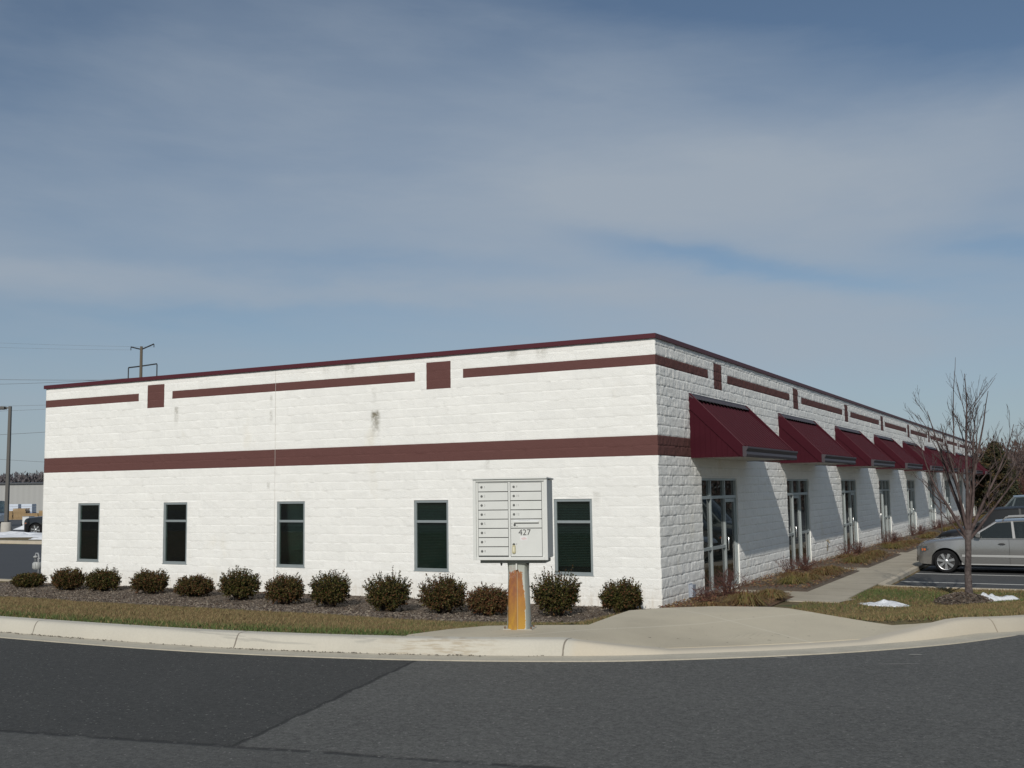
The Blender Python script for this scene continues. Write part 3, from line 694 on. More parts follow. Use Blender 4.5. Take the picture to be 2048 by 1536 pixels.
# gas meter on the west side
gm = empty('gas_meter', (-18.50,.20,0), label='grey gas meter and pipes on the far left corner of the white building', cat='meter')
MB().lathe([(.0,.36),(.10,.36),(.13,.40),(.13,.52),(.10,.56),(.0,.56)], 16, (-.14,.02,0)).box(-.20,-.07,-.10,-.06,.39,.53).build('meter_body', mat('meter_grey', (.38,.39,.38), .5), gm, smooth=math.radians(40))
MB().tube([(-.06,0,0),(-.06,0,.74),(-.10,0,.80),(-.18,0,.80),(-.20,0,.74),(-.20,0,.56)], .024, 8).tube([(-.10,0,.56),(-.10,0,.66),(-.0,0,.66)], .02, 8).build('pipe', mat('pipe_grey', (.28,.29,.30), .5), gm, smooth=True)
MB().lathe([(.0,.0),(.065,.0),(.07,.03),(.05,.05),(.0,.06)], 14, (-.19,0,.68)).build('regulator', mat('regulator_grey', (.33,.34,.34), .45), gm, smooth=True)

# ------------------------------------------------------------------ cluster mailbox
def mailbox():
    root = empty('cluster_mailbox', (2.182,-10.247,.948), rz=math.radians(-73+90), label='grey metal cluster mailbox with sixteen slots on a rust-streaked pedestal by the kerb', cat='mailbox')
    Mm = mat('mailbox_grey', (.60,.605,.575), .5, 0, var=.07, vscale=3, spec=.5, coords='obj')
    Md = mat('mailbox_shadow_gap', (.06,.062,.06), .8)
    # local frame: front faces -y
    w, zb, zt, d = .385, .735, 1.565, .42
    cb = MB().box(-w, w, .03, d, zb, zt-.012)
    cb.build('cabinet', Mm, root, bevel=.008)
    ho = MB(); t = .022                       # hood lip round the front
    ho.box(-w-.012, -w+t, -.012, .05, zb-.01, zt).box(w-t, w+.012, -.012, .05, zb-.01, zt).box(-w+t, w-t, -.012, .05, zt-t, zt).box(-w+t, w-t, -.012, .05, zb-.01, zb+t)
    ho.prism([(-.030, zt+.001), (-.030, zt+.016), (d+.01, zt+.006), (d+.01, zt-.011)], 'x', -w-.014, w+.014)
    ho.build('hood', Mm, root, bevel=.004)
    MB().box(-w+t, w-t, .022, .03, zb+t, zt-t).build('back_plate', Md, root)
    xl0, xl1, xr0, xr1 = -w+.045, -.022, .006, w-.05
    cf = MB().box(xl1+.004, xr0-.004, .004, .022, zb+t, zt-t).box(-w+t, xl0-.004, .006, .022, zb+t, zt-t).box(xr1+.004, w-t, .006, .022, zb+t, zt-t).box(xl0-.004, xr1+.004, .006, .022, zt-t-.012, zt-t)
    cf.build('face_frame', Mm, root)
    top = zt-t-.016; bot = zb+t+.006; H = (top-bot)/8
    Mn = mat('number_grey', (.28,.28,.27), .7); Mb_ = mat('number_black', (.03,.03,.03), .7); Ml = mat('lock_metal', (.22,.22,.21), .35, .8)
    def text(s, size, x, z, parent, m, y=.0005, name='number'):
        cu = bpy.data.curves.new('t', 'FONT'); cu.body = s; cu.size = size; cu.extrude = .0004; cu.resolution_u = 2
        o = bpy.data.objects.new('t', cu); COL.objects.link(o)
        dg = bpy.context.evaluated_depsgraph_get(); me = bpy.data.meshes.new_from_object(o.evaluated_get(dg)); bpy.data.objects.remove(o)
        me.transform(Matrix.Rotation(PI/2, 4, 'X')); me.materials.clear(); me.materials.append(m)
        q = bpy.data.objects.new(name, me); COL.objects.link(q); q.parent = parent; q.location = (x, y, z); return q
    def slot(x0, x1, k, s):
        z1 = top-k*H; z0 = z1-H+.008
        o = MB().box(x0, x1, .002, .018, z0, z1).build('mail_door', Mm, root, bevel=.002)
        lo = MB().lathe([(.0,-.007),(.009,-.007),(.0125,-.003),(.013,.003)], 14, (x0+.036, 0, z0+H*.48), 'y').build('lock', Ml, o, smooth=math.radians(40))
        MB().box(x0+.0345, x0+.0375, -.0078, -.0068, z0+H*.48-.006, z0+H*.48+.006).build('keyhole', Md, o)
        text(s, .034, x0+.060, z0+H*.48-.011, o, Mn, .0015)
    for k in range(8): slot(xl0, xl1, k, str(k+1))
    for k in range(4): slot(xr0, xr1, k, str(k+9))
    z1 = top-4*H; z0 = z1-H+.008
    o = MB().box(xr0, xr1, .002, .018, z0, z1).build('outgoing_door', Mm, root, bevel=.002)
    MB().prism([(-.012, z1-.028), (.002, z1-.012), (.002, z1-.036), (-.010, z1-.034)], 'x', xr0+.035, xr1-.03).build('slot_flap', Mm, o)
    MB().box(xr0+.037, xr1-.032, -.0005, .0019, z1-.044, z1-.036).build('slot', Md, o)
    MB().box(xr0+.030, xr1-.03, .0009, .0019, z1-.024, z1-.004).build('label_plate', mat('label_white', (.62,.63,.64), .5), o)
    text('OUTGOING MAIL', .015, xr0+.085, z1-.020, o, Mn, .0005, 'lettering')
    MB().lathe([(.0,-.006),(.011,-.006),(.012,.002)], 14, (xr0+.042,0,z0+H*.32), 'y').build('lock', Md, o)
    for dx, dz in ((.012,.012),(.012,-.016),(.068,.014),(.068,-.014)): MB().box(xr0+dx-.006, xr0+dx+.006, .0005, .0019, z0+H*.32+dz-.0015, z0+H*.32+dz+.0015).build('rivet', Md, o)
    z1 = top-5*H; z0 = bot
    o = MB().box(xr0, xr1, .002, .018, z0, z1).build('parcel_door', Mm, root, bevel=.002)
    text('427', .088, xr0+.080, z1-.068, o, Mb_, .0015)
    stk = MB().box(xr0+.098, xr0+.176, .0010, .0019, z1-.122, z1-.078).build('sticker', mat('sticker_white', (.68,.66,.66), .6), o)
    MB().prism([(xr0+.105,z1-.104),(xr0+.12,z1-.094),(xr0+.14,z1-.088),(xr0+.166,z1-.098),(xr0+.168,z1-.110),(xr0+.125,z1-.115)], 'y', .0004, .0009).build('smudge', mat('sticker_pink', (.62,.50,.49), .7), stk)
    MB().lathe([(.0,-.006),(.013,-.006),(.014,.002)], 14, (xr0+.030,0,z0+.122), 'y').build('lock', Md, o)
    text('P', .032, xr0+.05, z0+.112, o, Mn, .0015)
    hm = MB().prism([(xr0+.012,z0+.04),(xr0+.015,z0+.105),(xr0+.022,z0+.118),(xr0+.040,z0+.118),(xr0+.048,z0+.105),(xr0+.050,z0+.04),(xr0+.04,z0+.03),(xr0+.02,z0+.03)], 'y', -.012, .002)
    hm.build('key_pull', mat('yellowed_plate', (.42,.38,.22), .6), o, bevel=.002)
    MB().box(xr0+.021, xr0+.040, -.0145, -.0125, z0+.048, z0+.100).build('pull_window', mat('pull_pale', (.62,.58,.42), .5), o)
    # tray, bolts, pedestal
    MB().box(-.335, .36, .05, d-.03, zb-.045, zb-.011).build('mounting_tray', mat('tray_shadow_metal', (.20,.21,.19), .6), root, bevel=.003)
    bo = MB()
    for x in (-.12,.165): bo.tube([(x,.10,zb-.045),(x,.10,zb-.075)], .009, 6); bo.tube([(x,.10,zb-.052),(x,.10,zb-.060)], .016, 6)
    bo.build('bolt', Md, root)
    m = bpy.data.materials.new('rusted_pedestal'); m.use_nodes = True; k = N(m.node_tree); b = m.node_tree.nodes['Principled BSDF']; b.inputs['Roughness'].default_value = .6
    ob = k.new('ShaderNodeTexCoord').outputs['Object']; x, y, z = k.sep(ob)
    base = k.mix(k.m('MULTIPLY', k.noise(ob, 5, 5, .6), .5), (.42,.44,.40), (.33,.34,.29))
    nz = k.noise(k.vmul(ob, (1,1,.45)), 14, 6, .65); nzf = k.noise(ob, 55, 5, .7)
    sx = k.m('ADD', x, .012)
    hw = k.m('ADD', k.m('ADD', k.m('MULTIPLY', k.m('SUBTRACT', nz, .5), .07), k.m('MULTIPLY', k.m('SUBTRACT', nzf, .5), .055)), k.m('SUBTRACT', .099, k.m('MULTIPLY', k.ramp(z, .30, .74), .048)))
    front = k.m('LESS_THAN', y, .13)
    rust = k.m('MULTIPLY', k.m('SUBTRACT', 1.0, k.ramp(k.m('SUBTRACT', k.m('ABSOLUTE', sx), hw), -.003, .003)), k.m('SUBTRACT', 1.0, k.ramp(k.m('ADD', z, k.m('MULTIPLY', nz, .16)), .68, .695)))
    rust = k.m('MULTIPLY', rust, front)
    seam = k.m('SUBTRACT', 1.0, k.ramp(k.m('ABSOLUTE', k.m('SUBTRACT', x, .004)), .004, .009))
    rc = k.mix(k.ramp(k.noise(k.vmul(ob, (2,2,1.2)), 7, 5, .7), .3, .7), (.38,.155,.018), (.24,.085,.030))
    rc = k.mix(k.m('SUBTRACT', 1.0, k.ramp(z, .0, .45)), rc, (.40,.21,.012))
    rc = k.mix(k.m('MULTIPLY', k.m('LESS_THAN', x, 0.0), k.m('MULTIPLY', k.ramp(nz, .4, .6), .35)), rc, (.16,.05,.03))
    pk = k.m('MULTIPLY', k.m('MULTIPLY', k.ramp(nzf, .48, .6), k.m('SUBTRACT', 1.0, k.ramp(k.m('ABSOLUTE', k.m('ADD', x, .045)), .02, .045))), k.m('MULTIPLY', k.ramp(z, .52, .56), k.m('SUBTRACT', 1.0, k.ramp(z, .64, .68))))
    edge = k.m('MULTIPLY', k.m('SUBTRACT', 1.0, k.ramp(k.m('ABSOLUTE', k.m('SUBTRACT', k.m('ABSOLUTE', sx), hw)), .002, .006)), front)
    c = k.mix(rust, base, rc); c = k.mix(k.m('MULTIPLY', pk, .6), c, (.36,.22,.20)); c = k.mix(k.m('MULTIPLY', edge, k.m('MULTIPLY', k.m('SUBTRACT', 1.0, k.ramp(z, .5, .6)), .6)), c, (.60,.58,.50))
    c = k.mix(k.m('MULTIPLY', seam, .35), c, (.42,.38,.30))
    k.link(c, b.inputs['Base Color'])
    zs = [0,.05,.15,.30,.45,.58,.66,.71]; hwid = [.119,.115,.111,.107,.104,.100,.103,.112]
    ped = MB(); rows = []
    for z, h in zip(zs, hwid):
        dd = h*.95; cy = .19; r_ = .35
        rows.append([(-h,cy+dd*.7,z),(-h,cy-dd*.6,z),(-h*.8,cy-dd*.94,z),(-h*.45,cy-dd*1.02,z),(-.004,cy-dd*1.05,z),(.0,cy-dd*.99,z),(.008,cy-dd*.99,z),(.012,cy-dd*1.05,z),(h*.45,cy-dd*1.02,z),(h*.8,cy-dd*.94,z),(h,cy-dd*.6,z),(h,cy+dd*.7,z),(h*.8,cy+dd,z),(-h*.8,cy+dd,z)])
    ped.loft(rows, close=True); ped.build('pedestal', m, root, smooth=math.radians(35), loc=(.045,0,0))
    fl = MB().prism([(-.155,.085),(.155,.06),(.165,.30),(-.15,.31)], 'z', -.012, .008)
    fl.build('base_flange', mat('flange_paint', (.42,.40,.34), .8, var=.3, vscale=12, coords='obj'), root, bevel=.003, loc=(.045,0,0))
    MB().box(-.004, .010, .06, .085, .62, .705).build('seam_tab', Mm, root, loc=(.045,0,0))
    ab = MB()
    for x, y in ((-.138,.11),(.142,.10),(.14,.27),(-.135,.28)): ab.tube([(x,y,.0),(x,y,.03)], .010, 6)
    ab.build('anchor_bolt', mat('rusty_bolt', (.16,.09,.05), .8), root, loc=(.045,0,0))
mailbox()

# ------------------------------------------------------------------ shrubs along the south wall
def leafcloud(name, pts, nrm, size, mats, mi, parent, elong=1.6, jit=.7):
    """one small pointed leaf (a bent pair of triangles) per point"""
    k = len(pts); t = rng.normal(size=(k,3)); a = nrm*(1-jit)+t*jit*.6; a /= np.linalg.norm(a, axis=1)[:,None]
    b = np.cross(a, rng.normal(size=(k,3))); b /= np.linalg.norm(b, axis=1)[:,None]
    s = (size*rng.uniform(.6,1.35,k))[:,None]
    v = np.stack([pts-a*s*elong*.5, pts+b*s*.5, pts+a*s*elong*.5, pts-b*s*.5], 1).reshape(-1,3)
    f = np.arange(4*k).reshape(k,4)
    return fastmesh(name, v, f, mats, mi, parent)
L_g1 = mat('holly_leaf_dark', (.026,.030,.009), .8, spec=.12); L_g2 = mat('holly_leaf_olive', (.068,.064,.016), .8, spec=.12)
L_b1 = mat('holly_leaf_bronze', (.085,.048,.020), .8, spec=.12); L_r1 = mat('holly_leaf_red', (.12,.052,.026), .8, spec=.12); L_y1 = mat('holly_leaf_pale', (.14,.12,.05), .8, spec=.12)
M_twig = mat('shrub_twig', (.055,.040,.030), .9)
def shrub(loc, rx, ry, h, spikes, mix, label, seed):
    r = np.random.default_rng(seed); wsc = [1.06,1.03,1.0,1.08,1.05][seed % 5]; rx, ry = rx*wsc, ry*wsc; root = empty('boxwood_shrub', loc, label=label, cat='shrub', group='round shrubs along the white end wall')
    rn = random.Random(seed)
    tw = MB(); P = []; Nn = []; Mi = []
    ns = 620
    for i in range(ns):                          # stems fan out from the base to a rounded shell, some reach past it
        th = rn.uniform(0, 2*PI); cz = rn.uniform(-.80, 1.0); cr = math.sqrt(1-cz*cz)
        reach = rn.uniform(.80, 1.02)*(1+.10*math.sin((2+seed%3)*th+seed)*math.sin(2.1*cz+seed*.7)+.06*math.sin(5*th+2*cz*3+seed*1.7))
        if cz > .35 and rn.random() < spikes*.6: reach *= rn.uniform(1.08, 1.14+.45*spikes)
        tip = Vector((rx*cr*math.cos(th)*min(reach,1.15), ry*cr*math.sin(th)*min(reach,1.15), max(h*(.50+.50*cz*reach), .02)))
        bx, by = rn.uniform(-.2,.2)*rx, rn.uniform(-.2,.2)*ry
        mid = Vector((tip.x*.62, tip.y*.62, h*.30+tip.z*.30)); base0 = Vector((bx,by,0))
        if i % 2 == 0 or reach > 1.05: tw.tube([base0, mid, tip], [.006,.004,.002], 3, cap=False)
        n_l = 26
        for q in range(n_l):
            t = .42+.58*(q+rn.random())/n_l
            p = base0.lerp(mid, t*2) if t < .5 else mid.lerp(tip, t*2-1)
            sp_ = .022 if t < .85 else .011
            P.append((p.x+rn.gauss(0,sp_), p.y+rn.gauss(0,sp_), max(p.z+rn.gauss(0,sp_), .012))); d = (tip-mid).normalized(); d.z += .35; Nn.append(tuple(d.normalized()))
            w_ = list(mix)
            if t > .86: w_[2] += .25; w_[3] += .10; w_[4] += .08
            Mi.append(rn.choices(range(5), w_)[0])
    P = np.array(P); Nn = np.array(Nn)
    leafcloud('foliage', P, Nn, .023, [L_g1,L_g2,L_b1,L_r1,L_y1], np.array(Mi), root, 1.5, .75)
    tw.build('stems', M_twig, root, fixn=False)
    return root
G_ = (.42,.38,.14,.04,.02); B_ = (.32,.22,.30,.13,.03); R_ = (.14,.10,.34,.36,.06)
SH = [ # x, y, rx, ry, h, spikes, mix, label
 (-17.15,-1.2,0.42,0.42,0.42,.05,G_,'low flat-topped dark shrub, first from the left at the far wall corner'),
 (-15.4,-1.37,0.42,0.42,0.58,.55,B_,'round spiky shrub just left below the leftmost window'),
 (-14.34,-1.2,0.47,0.42,0.58,.40,G_,'broad green shrub between the two leftmost windows'),
 (-12.6,-1.3,0.46,0.42,0.6,.35,B_,'round bronze-tinged shrub under the second window from the left'),
 (-11.0,-1.45,0.48,0.43,0.53,.30,B_,'low brown shrub right of the second window'),
 (-9.4,-1.66,0.45,0.43,0.7,.75,G_,'tall spiky green shrub left below the middle window'),
 (-7.8,-2.0,0.44,0.43,0.66,.45,B_,'bronze-green shrub just right below the middle window'),
 (-6.5,-2.13,0.43,0.43,0.74,.55,G_,'rounded green shrub between the middle and fourth windows'),
 (-4.85,-2.4,0.45,0.43,0.75,.60,G_,'shrub with a peaked crown left below the fourth window'),
 (-3.7,-2.16,0.48,0.45,0.74,.50,B_,'bushy dark shrub below the fourth window'),
 (-2.72,-2.1,0.42,0.42,0.6,.40,R_,'reddish brown shrub left behind the mailbox pedestal'),
 (-1.45,-1.75,0.49,0.46,0.8,.85,G_,'spikiest shrub, right beside the mailbox pedestal'),
 (-0.45,-0.95,0.43,0.42,0.68,.35,G_,'last shrub on the right beside the building corner'),
]
for i, (x, y, rx, ry, h, sp_, mx, lab) in enumerate(SH): shrub((x, y, max(G1(x,y),0)-.01), rx, ry, h, sp_, mx, lab, 100+i)

# mulch bed under them: sheet with ragged edge, plus chips
me_x = np.arange(-19.3, 1.0, .1); edge = -5.35 - .35*np.clip((me_x+12)/6, 0, 1) + .20*(fbm(me_x*1.3, me_x*0, 77)-.5)*2 + .07*(fbm(me_x*7, me_x*0, 79)-.5)*2
edge = np.where(me_x > -1.2, edge + (me_x+1.2)*1.2, edge)
rows = []
for t in np.linspace(0, 1, 26):
    yy = edge + (0.02-edge)*t; zz = G(me_x, yy) + .022*min(1, t*14) + .02*(fbm(me_x*5, yy*5, 81)-.5)*(t > 0)*(t < 1) - (.02 if t == 0 else 0)
    rows.append(list(zip(me_x, yy, zz)))
tag(MB().loft(rows).build('mulch', M_mulch, fixn=False), 'grey-brown bark mulch bed along the foot of the white end wall', 'mulch', kind='stuff')
def chips(name, X_, Y_, Z_, size, mats, label, cat):
    k = len(X_); P = np.stack([X_, Y_, Z_], 1); nr = np.tile([1.,0,0], (k,1)); nr = nr+rng.normal(size=(k,3))*.8; nr[:,2] *= .4; nr /= np.linalg.norm(nr,axis=1)[:,None]
    o = leafcloud(name, P, nr, size, mats, rng.integers(0, len(mats), k), None, 2.6, .3); return tag(o, label, cat, kind='stuff')
k_ = 26000; cx = rng.uniform(-19.2, .6, k_); ce = np.interp(cx, me_x, edge); cy = ce + (0-ce)*rng.random(k_)**1.0 + rng.normal(0,.05,k_)*(rng.random(k_) < .2)
cz = G(cx, cy) + .022 + rng.random(k_)*.018
chips('bark_chips', cx, cy, cz, .020, [mat('chip_grey', (.165,.138,.112), .9), mat('chip_brown', (.095,.066,.046), .9), mat('chip_dark', (.06,.045,.036), .9), mat('chip_pale', (.24,.20,.155), .9)], 'loose bark chips scattered over the mulch bed by the end wall', 'bark chips')
# mound of mulch round the street tree
_mr = []
for q in np.linspace(.001, 1, 16):
    _a = np.linspace(0, 2*PI, 60); _x = 5.17+.50*np.cos(_a)*q*(1+.12*np.sin(3*_a)); _y = 3.58+.80*np.sin(_a)*q*(1+.10*np.cos(4*_a))
    _z = G1(5.17, 3.55)+.16*(1-q**1.5)+.05*(fbm(_x*9, _y*9, 87)-.5)*(1 if .05 < q < .97 else 0)-.012*(q > .97); _mr.append(list(zip(_x, _y, _z)))
tag(MB().loft(_mr).build('mulch_mound', M_mulch, fixn=False), 'low brown mulch mound round the foot of the bare street tree', 'mulch', kind='stuff')
_q = rng.random(1500)**.5; _t = rng.uniform(0, 2*PI, 1500); chips('mound_chips', 5.17+.55*_q*np.cos(_t), 3.58+.88*_q*np.sin(_t), G1(5.17,3.55)+.16*(1-_q**1.5)+.02+rng.random(1500)*.02, .024, [MATS['chip_brown'], MATS['chip_dark'], MATS['chip_grey']], 'loose dark bark chips on the mound round the street tree', 'bark chips')

# ------------------------------------------------------------------ grass
GM = [mat('blade_green', (.075,.115,.026), .8), mat('blade_olive', (.115,.115,.038), .8), mat('blade_straw', (.25,.185,.085), .85), mat('blade_tan', (.185,.125,.055), .85), mat('blade_brown', (.115,.070,.035), .9)]
def blades(X_, Y_, greenness, hmul=1.0, base=None):
    k = len(X_); Z_ = G(X_, Y_)-.012 if base is None else base
    h = rng.uniform(.022, .055, k)*hmul; a = rng.uniform(0, 2*PI, k); w = rng.uniform(.004, .008, k)
    lx = rng.normal(0, .6, k)*h; ly = rng.normal(0, .6, k)*h
    v = np.stack([np.stack([X_-np.cos(a)*w, Y_-np.sin(a)*w, Z_], 1), np.stack([X_+np.cos(a)*w, Y_+np.sin(a)*w, Z_], 1), np.stack([X_+lx, Y_+ly, Z_+h], 1)], 1).reshape(-1,3)
    u = rng.random(k) ; g = np.clip(greenness, 0, 1)
    mi = np.where(u < g*.75, 0, np.where(u < g*.75+.17, 1, np.where(u < g*.75+.17+(.83-g*.75)*.42, 2, np.where(u < g*.75+.17+(.83-g*.75)*.82, 3, 4))))
    return v, mi
V = []; MI = []
k_ = 150000; gx = -15.5+17*rng.random(k_)**.8; gy = rng.uniform(-11.46, -5.2, k_); d_, _ = kerb_dist(gx, gy); pd = poly_dist(gx, gy, PAD)
ok = (gy < np.interp(gx, me_x, edge)+.06) & (d_ > .17) & (pd > .01) ; gx = gx[ok]; gy = gy[ok]; d_ = d_[ok]
gr = .95 - np.clip((d_-.35)/1.1, 0, 1)*.95 + (fbm(gx*.9, gy*.9, 31)-.5)*.7 + np.clip((gx+1.5)/2, 0, .4)*(d_ > .9)*.5
v, mi = blades(gx, gy, gr); V.append(v); MI.append(mi)
k_ = 30000; gx = rng.uniform(-.6, 3.2, k_); gy = rng.uniform(-9.6, -3, k_); pd = poly_dist(gx, gy, PAD); ok = (pd > .01) & (gy < np.interp(gx, me_x, edge)+.1*0+.05); gx = gx[ok]; gy = gy[ok]
v, mi = blades(gx, gy, .25+(fbm(gx, gy, 33)-.5)*1.2); V.append(v); MI.append(mi)
k_ = 110000; gx = rng.uniform(1.6, 7.2, k_); gy = rng.uniform(-8.2, 6.6, k_); d_, _ = kerb_dist(gx, gy); pd = poly_dist(gx, gy, PAD)
mound = ((gx-5.17)/.6)**2+((gy-3.55)/.9)**2 > 1
ok = (d_ > .18) & (pd > .01) & mound & ~((gx < 2.95) & (gy > 2.5)) & ~((gx < 2.2) & (gy > -1)); gx = gx[ok]; gy = gy[ok]
gr = .10 + (fbm(gx*.8, gy*.6, 35)-.5)*1.1 + np.clip((gy-2.6)/1.2, 0, 1)*.60 - np.clip((gy-5.6)/.6, 0, 1)*.9
v, mi = blades(gx, gy, gr); V.append(v); MI.append(mi)
V = np.concatenate(V); MI = np.concatenate(MI)
tag(fastmesh('grass', V, np.arange(len(V)).reshape(-1,3), GM, MI), 'short winter lawn, green by the kerb and straw-coloured beyond', 'grass', kind='stuff')

# ------------------------------------------------------------------ planting beds by the doors
BEDS = [(.04, 1.80, -.35, 3.38, 0)] + [(.04, 1.79, 4.56+DY*k, 11.0+DY*k, k+1) for k in range(8)]
for (x0, x1, y0, y1, k) in BEDS:
    ax = np.linspace(x0, x1, 14); ay = np.linspace(y0, y1, 46); A_, B_y = np.meshgrid(ax, ay)
    e = np.clip(np.minimum(np.minimum(A_-x0+.05, x1-A_), np.minimum(B_y-y0, y1-B_y))/.25, 0, 1)
    Zb = .012 + .07*e*(.5+fbm(A_*2, B_y*2, 51+k)) + np.where(k == 0, G(A_.ravel(), B_y.ravel()).reshape(A_.shape), 0)
    id_ = np.arange(A_.size).reshape(A_.shape); f = np.stack([id_[:-1,:-1], id_[:-1,1:], id_[1:,1:], id_[1:,:-1]], -1).reshape(-1,4)
    tag(fastmesh('planting_bed', np.stack([A_.ravel(), B_y.ravel(), Zb.ravel()], 1), f, M_redmulch if k == 0 else M_mulch), kind='structure')
k_ = 16000; cx = rng.uniform(.05, 1.75, k_); cy = -.3 + 30*rng.random(k_)**1.6
m_ = (((cy-3.4) % DY) > 1.25); cx = cx[m_]; cy = cy[m_]
chips('leaf_litter', cx, cy, .06+rng.random(len(cx))*.06 + np.where(cy < 3.4, G(cx, cy), 0), .022, [mat('litter_red', (.15,.06,.035), .9), mat('litter_brown', (.12,.075,.04), .9), mat('litter_tan', (.22,.15,.07), .9), M_mulch], 'red and brown fallen leaves lying in the planting beds by the doors', 'leaf litter')
C_y = [mat('clump_yellow', (.22,.18,.045), .8), mat('clump_straw', (.25,.175,.07), .8), mat('clump_green', (.13,.14,.035), .8), mat('clump_rust', (.19,.095,.035), .85)]
def clump(loc, r, h, w, label, seed, k=420):
    h *= .8; k = int(k*1.5); q = np.random.default_rng(seed); th = q.uniform(0, 2*PI, k); rr = q.random(k)**.7; bx = np.cos(th)*rr*r*.35; by = np.sin(th)*rr*r*.35
    out = r*q.uniform(.5, 1.05, k)*(.35+.65*rr); hh = h*q.uniform(.7, 1.1, k)*(1.1-.35*rr)
    mx, my, mz = bx+np.cos(th)*out*.55, by+np.sin(th)*out*.55, hh; tx, ty, tz = bx+np.cos(th)*out, by+np.sin(th)*out, hh*q.uniform(.2,.75,k)
    wv = q.uniform(.003,.006,k); nx, ny = -np.sin(th)*wv, np.cos(th)*wv
    v = np.stack([np.stack([bx-nx,by-ny,bx*0],1), np.stack([bx+nx,by+ny,bx*0],1), np.stack([mx+nx,my+ny,mz],1), np.stack([mx-nx,my-ny,mz],1), np.stack([tx+nx*.3,ty+ny*.3,tz],1), np.stack([tx-nx*.3,ty-ny*.3,tz],1)], 1).reshape(-1,3)
    b = np.arange(k)*6; f = np.concatenate([np.stack([b,b+1,b+2,b+3],1), np.stack([b+3,b+2,b+4,b+5],1)]); mi = q.choice(4, k, p=w); mi = np.concatenate([mi,mi])
    o = fastmesh('grass_clump', v, f, C_y, mi); o.location = loc
    return tag(o, label, 'ornamental grass', 'dormant grass clumps in the door beds')
WY = (.40,.28,.22,.10); WS = (.15,.50,.10,.25); WR = (.08,.30,.06,.56)
sid = 0
ordn = ['first','second','third','fourth','fifth','sixth','seventh','eighth']
for (x, y, r, h, w_, lab) in ((1.45,.85,.55,.30,WS,'straw-coloured grass clump nearest the street corner by the first door'),(1.55,2.35,.42,.24,WS,'straw grass clump where the first door path meets the walk'),(.95,.1,.38,.16,WR,'flattened rusty grass clump beside the building corner')):
    clump((x,y,G1(x,y)+.05), r, h, w_, lab, 300+sid); sid += 1
for k in range(8):
    y0 = 4.56+DY*k; dd = 'the %s door' % ordn[k]
    spec = [(1.20,y0+1.15,.50,.24,WY,'yellow-green grass clump at the walk end of the bed past '+dd),(1.25,y0+2.4,.48,.22,WS,'straw grass clump in the front row of the bed past '+dd),
            (1.30,y0+3.7,.50,.24,WR,'rusty grass clump in the middle of the bed past '+dd),(1.25,y0+4.9,.46,.22,WS,'pale grass clump near the far end of the bed past '+dd),(.62,y0+3.0,.40,.18,WR,'low brown grass clump against the wall side past '+dd)]
    for (x, y, r, h, w_, lab) in spec[:5 if k < 3 else 4]:
        clump((x+random.uniform(-.1,.1), y+random.uniform(-.2,.2), .05), r, h, w_, lab, 300+sid, 420 if k < 3 else 220); sid += 1
def bare_shrub(loc, r, h, label, seed, n=46, col='red'):
    rn = random.Random(seed); m = MB()
    for i in range(n):
        th = rn.uniform(0, 2*PI); l = rn.uniform(.05, .95); R_ = r*l
        p0 = Vector((rn.gauss(0,.05), rn.gauss(0,.05), 0)); p2 = Vector((math.cos(th)*R_, math.sin(th)*R_, h*rn.uniform(.55,1.05)*(1-.35*l))); p1 = p0.lerp(p2,.5)+Vector((rn.gauss(0,.03), rn.gauss(0,.03), .04))
        m.tube([p0,p1,p2], [.006,.0045,.002], 3, cap=False)
        for _ in range(rn.randint(2,4)):
            t = rn.uniform(.4,.95); a = p1.lerp(p2, t); m.tube([a, a+Vector((rn.gauss(0,.07), rn.gauss(0,.07), rn.uniform(.02,.12)))], [.0035,.0015], 3, cap=False)
    root = empty('bare_shrub', loc, label=label, cat='shrub', group='leafless shrubs in the door beds')
    m.build('stems', mat('red_twig', (.105,.045,.036), .85) if col == 'red' else M_twig, root, fixn=False)
    k = n*9; q = np.random.default_rng(seed); th = q.uniform(0,2*PI,k); rr = q.random(k)**.6*r*.9; P = np.stack([np.cos(th)*rr, np.sin(th)*rr, q.random(k)*h*.55*(1-.4*rr/r)], 1)
    leafcloud('dead_leaves', P, q.normal(size=(k,3)), .020, [mat('dead_leaf_red', (.13,.05,.03), .9), mat('dead_leaf_brown', (.10,.055,.03), .9)], q.integers(0,2,k), root, 1.4)
    return root
bare_shrub((.72,2.05,.10), .55, .62, 'leafless reddish shrub in front of the first door', 501, 70)
bare_shrub((.60,.95,.12), .35, .28, 'low red twiggy shrub by the building corner', 502, 40)
for k in range(7):
    y0 = 4.56+DY*k; o_ = ordn[k+1]
    bare_shrub((.50,y0+3.6,.06), .42, .60, 'open thin-twigged shrub left of the %s door' % o_, 510+k*2, 30)
    bare_shrub((.62,y0+5.0,.06), .48, .50, 'dense dark red shrub just before the %s door' % o_, 511+k*2, 70)

# ------------------------------------------------------------------ snow
def snow(loc, L_, W_, h, label, seed, rz=0):
    r = np.random.default_rng(seed); a = np.linspace(0, 2*PI, 49)[:-1]; edge_ = 1+.45*(fbm(np.cos(a)*2.2+9, np.sin(a)*2.2+9, seed)-.5)*2
    rows = []
    for q in (.0,.2,.4,.6,.78,.9,.97,1.0):
        zz = h*(1-q**2.2)*(.1+1.9*fbm(np.cos(a)*q*3.2*min(L_,3)+50, np.sin(a)*q*3.2+50, seed+3)**1.4) + .0
        if q == 0: zz[:] = zz.mean()
        rows.append([(math.cos(t)*q*e*L_/2, math.sin(t)*q*e*W_/2, float(z_)-.01*(q == 1)) for t, e, z_ in zip(a, edge_, zz)])
    m = MB().loft(rows, close=True); o = m.build('snow_patch', M_snow, None, smooth=True, fixn=False); o.location = loc; o.rotation_euler = (0,0,rz)
    return tag(o, label, 'snow', 'melting snow remnants')
